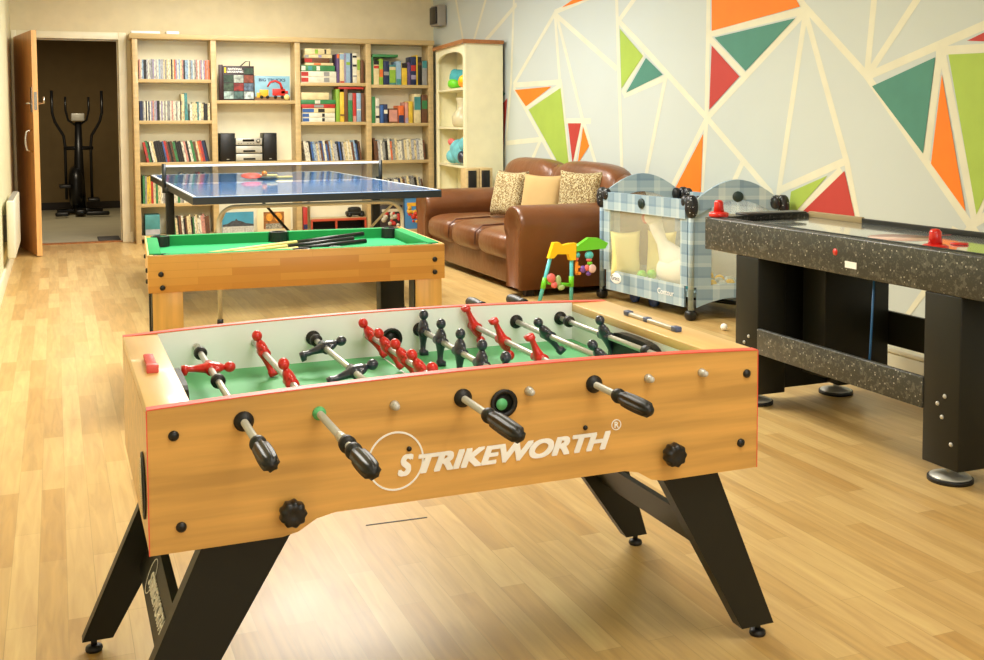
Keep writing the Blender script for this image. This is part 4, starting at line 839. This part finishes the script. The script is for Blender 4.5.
mb = MB(); mb.box(HX0+.03, HX0+.045, HY0+.05, HY1-.05, .742, HZ+.004, .002).box(HX1-.045, HX1-.03, HY0+.05, HY1-.4, .742, HZ+.004, .002).build('inner_rail', M['black'], t)
MB().box(HX1-.045, HX1-.028, HY1-.4, HY1-.05, .742, HZ+.008, .002).build('inner_rail', mat('tan_rail', (150, 132, 92), .5), t)
mb = MB(); mb.lathe(((HX0+HX1)/2, (HY0+HY1)/2, .7421), (0, 0, 1), [(0, .12), (.0004, .12)], 36); mb.build('centre_circle', mat('pale_red_print', (224, 190, 176), .15), t)
mb = MB(); mb.box(HX0+.04, HX1-.05, (HY0+HY1)/2-.004, (HY0+HY1)/2+.004, .742, .7424).build('centre_line', M['redp'], t)
for y in (HY0+.09, HY1-.09): MB().box(2.8, 3.06, y-.03, y+.03, .7421, .7427).build('goal_mark', M['screen'], t)
t2_ = MB(); t2_.box(2.80, 3.12, HY1-.11, HY1-.02, HZ+.004, HZ+.014, .003).box(2.88, 2.90, HY1-.1, HY1-.05, HZ, HZ+.004).build('score_unit', M['blackp'], t)
for y in (HY1-.41, HY0+.325):
    for x in (HX0+.003, HX1-.16):
        leg = MB().box(x, x+.14, y-.0, y+.155, .055, .62, .004).build('leg', M['black'], t)
        MB().cyl((x+.055, y+.085, .015), (x+.055, y+.085, .07), .012, 12).build('foot_bolt', M['steel'], leg)
        MB().lathe((x+.055, y+.085, 0), (0, 0, 1), [(0, .072), (.012, .072), (.014, .07)], 32).build('foot_rim', M['rubber'], leg)
        MB().lathe((x+.055, y+.085, .014), (0, 0, 1), [(0, .066), (.004, .064), (.014, .02), (.016, .012)], 32).build('foot_disc', M['steel'], leg)
        if x < 2.8:
            mb = MB(); [mb.lathe((x, y+yy, zz), (-1, 0, 0), [(0, .008), (.004, .006)], 10) for yy, zz in ((.06, .29), (.09, .26), (.07, .22), (.03, .14))]; mb.build('screws', M['steel'], leg)
MB().box(HX0, HX0+.02, HY0+.48, HY1-.41, .228, .333, .003).build('lower_rail', M['spk'], t)
MB().box(HX1-.03, HX1-.01, HY0+.42, HY1-.37, .25, .39, .003).build('lower_rail', M['black'], t)
MB().box(HX0+.16, HX1-.14, HY1-.33, HY1-.29, .05, .62, .003).build('end_board', M['black'], t)
MB().box(2.86, HX1-.035, 3.50, HY1-.42, .14, .62, .003).build('blower_box', M['black'], t)
MB().box(HX0-.0015, HX0, 3.065, 3.125, .65, .674).build('rating_label', M['whitep'], t)
mb = MB(); mb.lathe((HX0-.0005, 3.18, .70), (1, 0, 0), [(0, .013), (.01, .012)], 20); mb.build('push_button', M['redp'], t)
mb = MB(); mb.tube([(HX0+.04, 3.02, .62), (HX0+.03, 3.02, .4), (HX0+.03, 3.03, .235)], .004, 8); mb.build('hanging_cord', M['cord'], t)
def mallet(x, y, lab, HZ=.76):
    t = thing('air_hockey_mallet', lab, 'mallet', (x, y, HZ+.001), 'red mallets on the air hockey table')
    MB().lathe((x, y, HZ+.001), (0, 0, 1), [(0, .040), (.004, .043), (.018, .042), (.022, .034), (.024, .02)], 32).build('base', M['redp'], t)
    MB().lathe((x, y, HZ+.019), (0, 0, 1), [(0, .024), (.03, .020), (.045, .020), (.054, .014), (.057, .001)], 24).build('knob', M['redp'], t)
mallet(2.69, 4.005, 'red mallet on the far corner of the air hockey table')
mallet(2.732, 2.79, 'red mallet nearest the camera, just inside the air hockey rail', .742)
mb = MB(); mb.lathe((2.95, 2.9, .7425), (0, 0, 1), [(0, .03), (.006, .03)], 24); single('air_hockey_puck', mb, M['redp'], 'thin red puck lying on the shiny air hockey playfield', 'puck', (2.95, 2.9, .7425))
mb = MB(); q = on_plane(724, 327, 2, .02); mb.blob((q.x, q.y, .02), (.02, .02, .02)); single('table_tennis_ball', mb, M['whitep'], 'white table tennis ball on the floor under the playpen end', 'ball', (q.x, q.y, 0))

# ------------------------------------------------------------------ football table
X0, X1, Y0, Y1, TZ, BZ = .138, 1.434, 1.979, 2.712, .673, .410
t = thing('football_table', 'large honey wood table football game on black splayed legs in the foreground', 'football table', ((X0+X1)/2, (Y0+Y1)/2, 0))
crown = lambda x: TZ+.017*(1-((x-(X0+X1)/2)/((X1-X0)/2))**2)
def side_outline():
    top = [(X1-(X1-X0)*k/24, crown(X1-(X1-X0)*k/24)) for k in range(25)]
    bot = [(X0, BZ), (.375, BZ), (.405, .416), (.44, .436), (.475, .443), (1.10, .443), (1.132, .436), (1.165, .416), (1.195, BZ), (X1, BZ)]
    return top+bot
so = side_outline()
fp = MB().prism([(x, Y0, z_) for x, z_ in so], (0, .022, 0)).build('side_panel', M['honey'], t)
bp_ = MB().prism([(x, Y1-.022, z_) for x, z_ in so], (0, .022, 0)).build('side_panel', M['honey'], t)
def topstrip(y0, y1, h):
    mb = MB(); rings = []
    for k in range(25):
        x = X0+(X1-X0)*k/24; z_ = crown(x); rings.append([Vector((x, y0, z_)), Vector((x, y1, z_)), Vector((x, y1, z_+h)), Vector((x, y0, z_+h))])
    return mb.loft(rings, smooth=False)
topstrip(Y0-.0008, Y0+.0225, .0022).build('edge_strip', M['redtrim'], t); topstrip(Y1-.0225, Y1+.0008, .0022).build('edge_strip', M['redtrim'], t)
for xa_ in (X0-.0015, X1-.0005): MB().box(xa_, xa_+.002, Y0-.0008, Y0+.003, BZ, TZ).build('corner_strip', M['redtrim'], t)
for x0, x1 in ((X0, X0+.02), (X1-.02, X1)): MB().box(x0, x1, Y0+.022, Y1-.022, BZ, TZ-.0205).build('end_panel', M['honey'], t)
CI0, CI1 = .217, 1.325
MB().box(X0, CI0, Y0+.0225, Y1-.0225, TZ-.02, TZ+.002, .002).build('end_cap', M['honeyl'], t)
MB().box(CI1, X1, Y0+.0225, Y1-.0225, TZ-.02, TZ+.002, .002).build('end_cap', M['honeyl'], t)
FZ = .575
MB().box(CI0, CI1, Y0+.022, Y1-.022, FZ-.012, FZ).build('pitch', M['fgreen'], t)
mb = MB(); mb.box(CI0-.003, CI0, Y0+.022, Y1-.022, FZ, TZ-.02).box(CI1, CI1+.003, Y0+.022, Y1-.022, FZ, TZ-.02)
# white lining follows the crowned top edge
for ya, yb in ((Y1-.0245, Y1-.022), (Y0+.022, Y0+.0245)):
    mb.loft([[Vector((x, ya, FZ)), Vector((x, yb, FZ)), Vector((x, yb, crown(x)-.001)), Vector((x, ya, crown(x)-.001))] for x in [CI0+(CI1-CI0)*k/20 for k in range(21)]], smooth=False)
mb.build('lining', M['white'], t)
mb = MB(); mb.box((CI0+CI1)/2-.002, (CI0+CI1)/2+.002, Y0+.03, Y1-.03, FZ, FZ+.0006); mb.build('pitch_line', M['whitep'], t)
def goal(x, s):
    yc, hw = (2.315, .12) if x > 1 else (2.345, .12); pts = []
    for k in range(13):
        a = math.pi*k/12; pts.append((yc+hw*math.copysign(abs(math.cos(a))**.5, math.cos(a)), FZ+.012+.064*abs(math.sin(a))**.5))
    pts = [(yc+hw, FZ+.001)]+pts+[(yc-hw, FZ+.001)]
    MB().prism([(x, y, z_) for y, z_ in pts], (s*.022, 0, 0)).build('goal', M['black'], t)
goal(CI1, -1); goal(CI0, 1)
for x, y, s in ((.172, 2.34, 0), (1.378, 2.345, 1)):
    par = MB()
    if not s:
        c_ = MB().box(x-.008, x+.008, y-.065, y+.075, TZ+.002, TZ+.014, .003).build('score_counter', M['redp'], t)
        mb = MB(); [mb.box(x-.010, x+.010, y-.05+k*.0115, y-.043+k*.0115, TZ+.012, TZ+.018, .001) for k in range(9)]; mb.box(x-.012, x+.012, y-.07, y-.052, TZ+.002, TZ+.019, .002); mb.build('score_tabs', mat('pale_red_plastic', (226, 92, 84), .4), c_)
    else:
        c_ = MB().box(x-.007, x+.007, y-.12, y+.12, TZ+.002, TZ+.012, .003).build('score_counter', M['silver'], t)
        mb = MB(); mb.box(x-.009, x+.009, y-.13, y-.105, TZ+.002, TZ+.015, .003).box(x-.009, x+.009, y+.105, y+.13, TZ+.002, TZ+.015, .003).box(x-.009, x+.009, y+.01, y+.03, TZ+.002, TZ+.014, .003); mb.build('score_tabs', mat('slate_blue_plastic', (76, 88, 122), .4), c_)
# ball inlets and return
for x, y, s in ((.822, Y0, -1), (.80, Y1-.0245, -1)):
    mb = MB(); n = 20; ring = lambda r, yy: [Vector((x+r*math.cos(2*math.pi*k/n), yy, .618+r*math.sin(2*math.pi*k/n))) for k in range(n)]
    mb.loft([ring(.028, y), ring(.029, y-.006), ring(.021, y-.006), ring(.019, y)], closed=True); mb.build('ball_inlet', M['rubber'], t)
    MB().lathe((x, y+.0005, .618), (0, -1, 0), [(0, .02), (.0015, .02)], n).build('inlet_opening', M['black'], t)
    if y < 2.2: MB().lathe((x-.004, y-.0015, .616), (0, -1, 0), [(0, .012), (.001, .012)], n).build('ball_glimpse', M['fgreen'], t)
mb = MB(); mb.lathe((X0, 2.09, .505), (-1, 0, 0), [(0, .062), (.003, .062), (.004, .054)], 28); mb.build('ball_return', M['rubber'], t)
MB().cyl((X0-.005, 2.09, .505), (X0-.0035, 2.09, .505), .052, 24).build('return_opening', M['screen'], t)
# bolts, knobs
for x, z_, r_ in ((.183, .624, .0095), (.193, .456, .0095), (1.405, .624, .0095), (1.391, .47, .0095), (1.006, .547, .005), (.623, .548, .005)):
    MB().lathe((x, Y0, z_), (0, -1, 0), [(0, r_), (.003, r_), (.006, r_*.6)], 16).build('bolt', M['blackp'], t)
for x, z_ in ((.390, .461), (1.207, .472)):
    mb = MB(); n = 48; rg = lambda k_, yy: [Vector((x+(k_*(.0245+.0017*math.cos(9*2*math.pi*i/n)))*math.cos(2*math.pi*i/n), yy, z_+(k_*(.0245+.0017*math.cos(9*2*math.pi*i/n)))*math.sin(2*math.pi*i/n))) for i in range(n)]
    mb.loft([rg(.5, Y0), rg(.5, Y0-.012), rg(.95, Y0-.014), rg(1, Y0-.02), rg(.97, Y0-.034), rg(.75, Y0-.04), rg(.3, Y0-.036)]); mb.build('fixing_knob', M['blackp'], t)
# lettering
def heavy(txt, size, mk, k, width, w=.002):
    out = None
    for i_, (dx, dz) in enumerate(((0, 0), (w, 0), (-w, 0), (w*.5, w*.5), (-w*.5, w*.5), (w*.5, -w*.5), (-w*.5, -w*.5), (w*.9, w*.6), (-w*.9, w*.6), (w*.9, -w*.6), (-w*.9, -w*.6))):
        q = letters(txt, size, mk @ Matrix.Translation((dx, dz, i_*.00015)), shear=.3, width=width)
        out = q if out is None else join_mb(out, q)
    return out
lg = heavy('TRIKEWORTH', .050, frame_xz(.644, Y0-.0007, .4985), 1, .418, .003)
join_mb(lg, heavy('S', .056, frame_xz(.602, Y0-.0007, .498), 1, .027, .0028))
mb = lg; n = 48
ringp = lambda r, y: [Vector((.596+r*math.cos(2*math.pi*k/n), y, .527+r*1.02*math.sin(2*math.pi*k/n))) for k in range(n)]
mb.M = Matrix(); mb.loft([ringp(.057, Y0), ringp(.057, Y0-.0012), ringp(.0535, Y0-.0012), ringp(.0535, Y0)], closed=True, smooth=False)
r2 = lambda r, y: [Vector((1.079+r*math.cos(2*math.pi*k/n), y, .545+r*math.sin(2*math.pi*k/n))) for k in range(n)]
mb.loft([r2(.0115, Y0), r2(.0115, Y0-.0012), r2(.0098, Y0-.0012), r2(.0098, Y0)], closed=True, smooth=False)
join_mb(mb, letters('R', .018, frame_xz(1.0735, Y0-.0008, .539), bold=.0003))
mb.build('maker_lettering', M['whitep'], t)
# legs
def fleg(pts, fx, y0, y1):
    lg_ = MB().prism([(x, y0, z_) for x, z_ in pts], (0, y1-y0, 0)).build('leg', M['black'], t); yc = (y0+y1)/2
    MB().cyl((fx, yc, .012), (fx, yc, .032), .007, 12).lathe((fx, yc, 0), (0, 0, 1), [(0, .017), (.004, .019), (.010, .018), (.014, .010)], 20).build('foot', M['rubber'], lg_)
    return lg_
fleg([(1.155, .50), (1.31, .50), (1.340, .42), (1.503, .03), (1.417, .03), (1.198, .42)], 1.472, 2.003, 2.04)
fleg([(1.11, .50), (1.355, .50), (1.385, .42), (1.505, .03), (1.44, .03), (1.165, .42)], 1.478, 2.58, 2.615)
fleg([(.432, .50), (.28, .50), (.238, .42), (.062, .03), (.168, .03), (.404, .42)], .112, 2.003, 2.04)
fleg([(.36, .50), (.235, .50), (.198, .42), (.027, .03), (.092, .03), (.312, .42)], .052, 2.51, 2.545)
MB().prism([(1.290, 2.04, .30), (1.308, 2.04, .30), (1.386, 2.04, .19), (1.368, 2.04, .19)], (0, .54, 0)).build('cross_board', M['black'], t)
br = MB().prism([(.1855, 2.04, .262), (.203, 2.04, .262), (.169, 2.04, .178), (.1515, 2.04, .178)], (0, .47, 0)).build('cross_board', M['black'], t)
up_ = Vector((.034, 0, .084)).normalized(); rt_ = Vector((0, -1, 0)); nm = rt_.cross(up_)
if nm.x > 0: nm = -nm
p0 = Vector((.1515, 2.36, .178))+up_*.028+nm*.001
mt = Matrix(((rt_.x, up_.x, nm.x, p0.x), (rt_.y, up_.y, nm.y, p0.y), (rt_.z, up_.z, nm.z, p0.z), (0, 0, 0, 1)))
lg2 = heavy('STRIKEWORTH', .042, mt, 1, .26, .0007)
lg2.M = mt.copy(); rq = lambda r, z_: [Vector((.002+r*math.cos(2*math.pi*k/n), .016+r*math.sin(2*math.pi*k/n), z_)) for k in range(n)]
lg2.loft([rq(.036, 0), rq(.036, .001), rq(.034, .001), rq(.034, 0)], closed=True, smooth=False); lg2.build('board_lettering', M['whitep'], br)
# rods with players
def player_mesh(m):
    mb = MB(); n = 14
    def rg(z_, rx, ry, dx=0, p=1.0):
        sg = lambda v: math.copysign(abs(v)**p, v)
        return [Vector((dx+rx*sg(math.cos(2*math.pi*k/n)), ry*sg(math.sin(2*math.pi*k/n)), z_)) for k in range(n)]
    mb.loft([rg(-.058, .010, .009, .003, .6), rg(-.048, .010, .0095, .002, .6), rg(-.044, .006, .007), rg(-.030, .0065, .008), rg(-.014, .009, .012), rg(-.008, .0105, .0145), rg(0, .0125, .0165), rg(.010, .0115, .0175), rg(.019, .010, .0175), rg(.026, .007, .011), rg(.029, .0055, .0055), rg(.032, .0055, .0055)])
    mb.blob((0, 0, .041), (.0105, .0105, .0125))
    for s in (-1, 1): mb.tube([(0, s*.017, .018), (.002, s*.0195, .006), (.004, s*.018, -.008)], [.0042, .0042, .0035], 8)
    mb.lathe((0, -.021, 0), (0, 1, 0), [(0, .0115), (.042, .0115)], 16)
    o = mb.build('player', m); me = o.data; bpy.data.objects.remove(o); return me
PR, PN = player_mesh(M['redp']), player_mesh(M['navy'])
RZ = .637
RODS = [(.307, 'r', 92, [2.444], 1), (.447, 'r', -20, [2.561, 2.239], 1), (.594, 'n', 74, [2.562, 2.282], -1), (.735, 'r', -32, [2.638, 2.496, 2.359, 2.234, 2.096], 1),
        (.878, 'n', 2, [2.655, 2.519, 2.38, 2.24, 2.103], -1), (1.026, 'r', 156, [2.697-.03, 2.47, 2.25], 1), (1.155, 'n', -38, [2.482, 2.182], -1), (1.288, 'n', -22, [2.419], -1)]
GR = {.307: (1.838, 1.70), .447: (1.735, 1.60), .735: (1.849, 1.69), 1.026: (1.883, 1.746)}
for x, c_, ang_, ys_, near in RODS:
    if near > 0: ya, yb = GR[x][0]-.01, Y1+.018
    else: ya, yb = Y0-.014, Y1+(.30 if x > 1.1 else .16)
    rod = MB().cyl((x, ya, RZ), (x, yb, RZ), .0072, 16).build('rod', M['steel'], t)
    for y in ys_:
        o = bpy.data.objects.new('player', PR if c_ == 'r' else PN); COL.objects.link(o); o.parent = rod; o.location = (x, y, RZ); o.rotation_euler = (0, math.radians(ang_), 0); o.scale = (1.15, 1.15, 1.06)
    # bearings at both panels
    br_ = .0175 if near > 0 and x != .447 else .010
    for yy, d_, mm_ in ((Y0, -1, (M['rubber'] if near > 0 else M['steel'])), (Y1-.0245, -1, (M['rubber'] if near < 0 else M['steel']))):
        rr = .0185 if mm_ is M['rubber'] else .0095
        if near > 0 and x == .447 and yy < 2.2: mm_ = M['fgreen']; rr = .013
        MB().lathe((x, yy, RZ), (0, d_, 0), [(0, rr), (.004, rr), (.007, rr*.75), (.012, rr*.6)], 20).build('bearing', mm_, rod)
    if near > 0:
        g0, g1 = GR[x]
        pr_ = [(0, .010), (.004, .016), (.010, .0175), (.018, .0165), (.022, .012), (.026, .0125), (.04, .0155)]
        Lg = g0-g1; pr_ += [(.04+(Lg-.055)*k/5, (.0165, .0175, .018, .018, .0175, .0165)[k]) for k in range(6)]+[(Lg-.006, .0125), (Lg, .003)]
        mb = MB(); n = 48; rings = []
        for h_, r_ in pr_:
            r_ *= .86; rib = .0019 if .035 < h_ < Lg-.01 else 0
            rings.append([Vector((x+(r_+rib*math.cos(8*2*math.pi*k/n))*math.cos(2*math.pi*k/n), g0-h_, RZ+(r_+rib*math.cos(8*2*math.pi*k/n))*math.sin(2*math.pi*k/n))) for k in range(n)])
        mb.loft(rings); mb.build('handle', grip_m, rod)
        if x == .447: MB().lathe((x, g0+.045, RZ), (0, -1, 0), [(0, .009), (.006, .0145), (.018, .0155), (.024, .010)], 20).build('bumper', M['rubber'], rod); MB().lathe((x, g0+.085, RZ), (0, -1, 0), [(0, .0085), (.036, .0105)], 16).build('sleeve', M['steel'], rod)
    else:
        MB().lathe((x, Y0-.012, RZ), (0, -1, 0), [(0, .0068), (.005, .0068), (.009, .004), (.010, .002)], 16).build('end_cap', mat('pale_grey_cap', (200, 200, 194), .3), rod)
        MB().lathe((x, Y1+(.22 if x > 1.1 else .06), RZ), (0, 1, 0), [(0, .010), (.004, .0165), (.016, .0165), (.022, .012), (.035, .0155), (.08, .0172), (.11, .0145), (.125, .004)], 20).build('handle', grip_m, rod)
    # rubber stops along the rod
    if x == .307: stops = [2.60, 2.30]
    elif x in (.594, .878): stops = [2.645-.005]
    elif x == 1.288: stops = [2.62, 2.2]
    else: stops = [2.13] if x == .447 else []
    for y in stops: MB().lathe((x, y, RZ), (0, 1, 0), [(0, .0135), (.006, .0155), (.016, .0155), (.022, .0135)], 16).build('rod_stop', M['rubber'], rod)

# floor marks
a, b = on_plane(366, 525.5, 2, 0), on_plane(427, 517.5, 2, 0); d = (b-a).normalized(); s_ = Vector((-d.y, d.x, 0))*.003
mb = MB(); mb.prism([a+s_, b+s_, b-s_, a-s_], (0, 0, .0012)); struct('trim_3', mb, M['dark'])
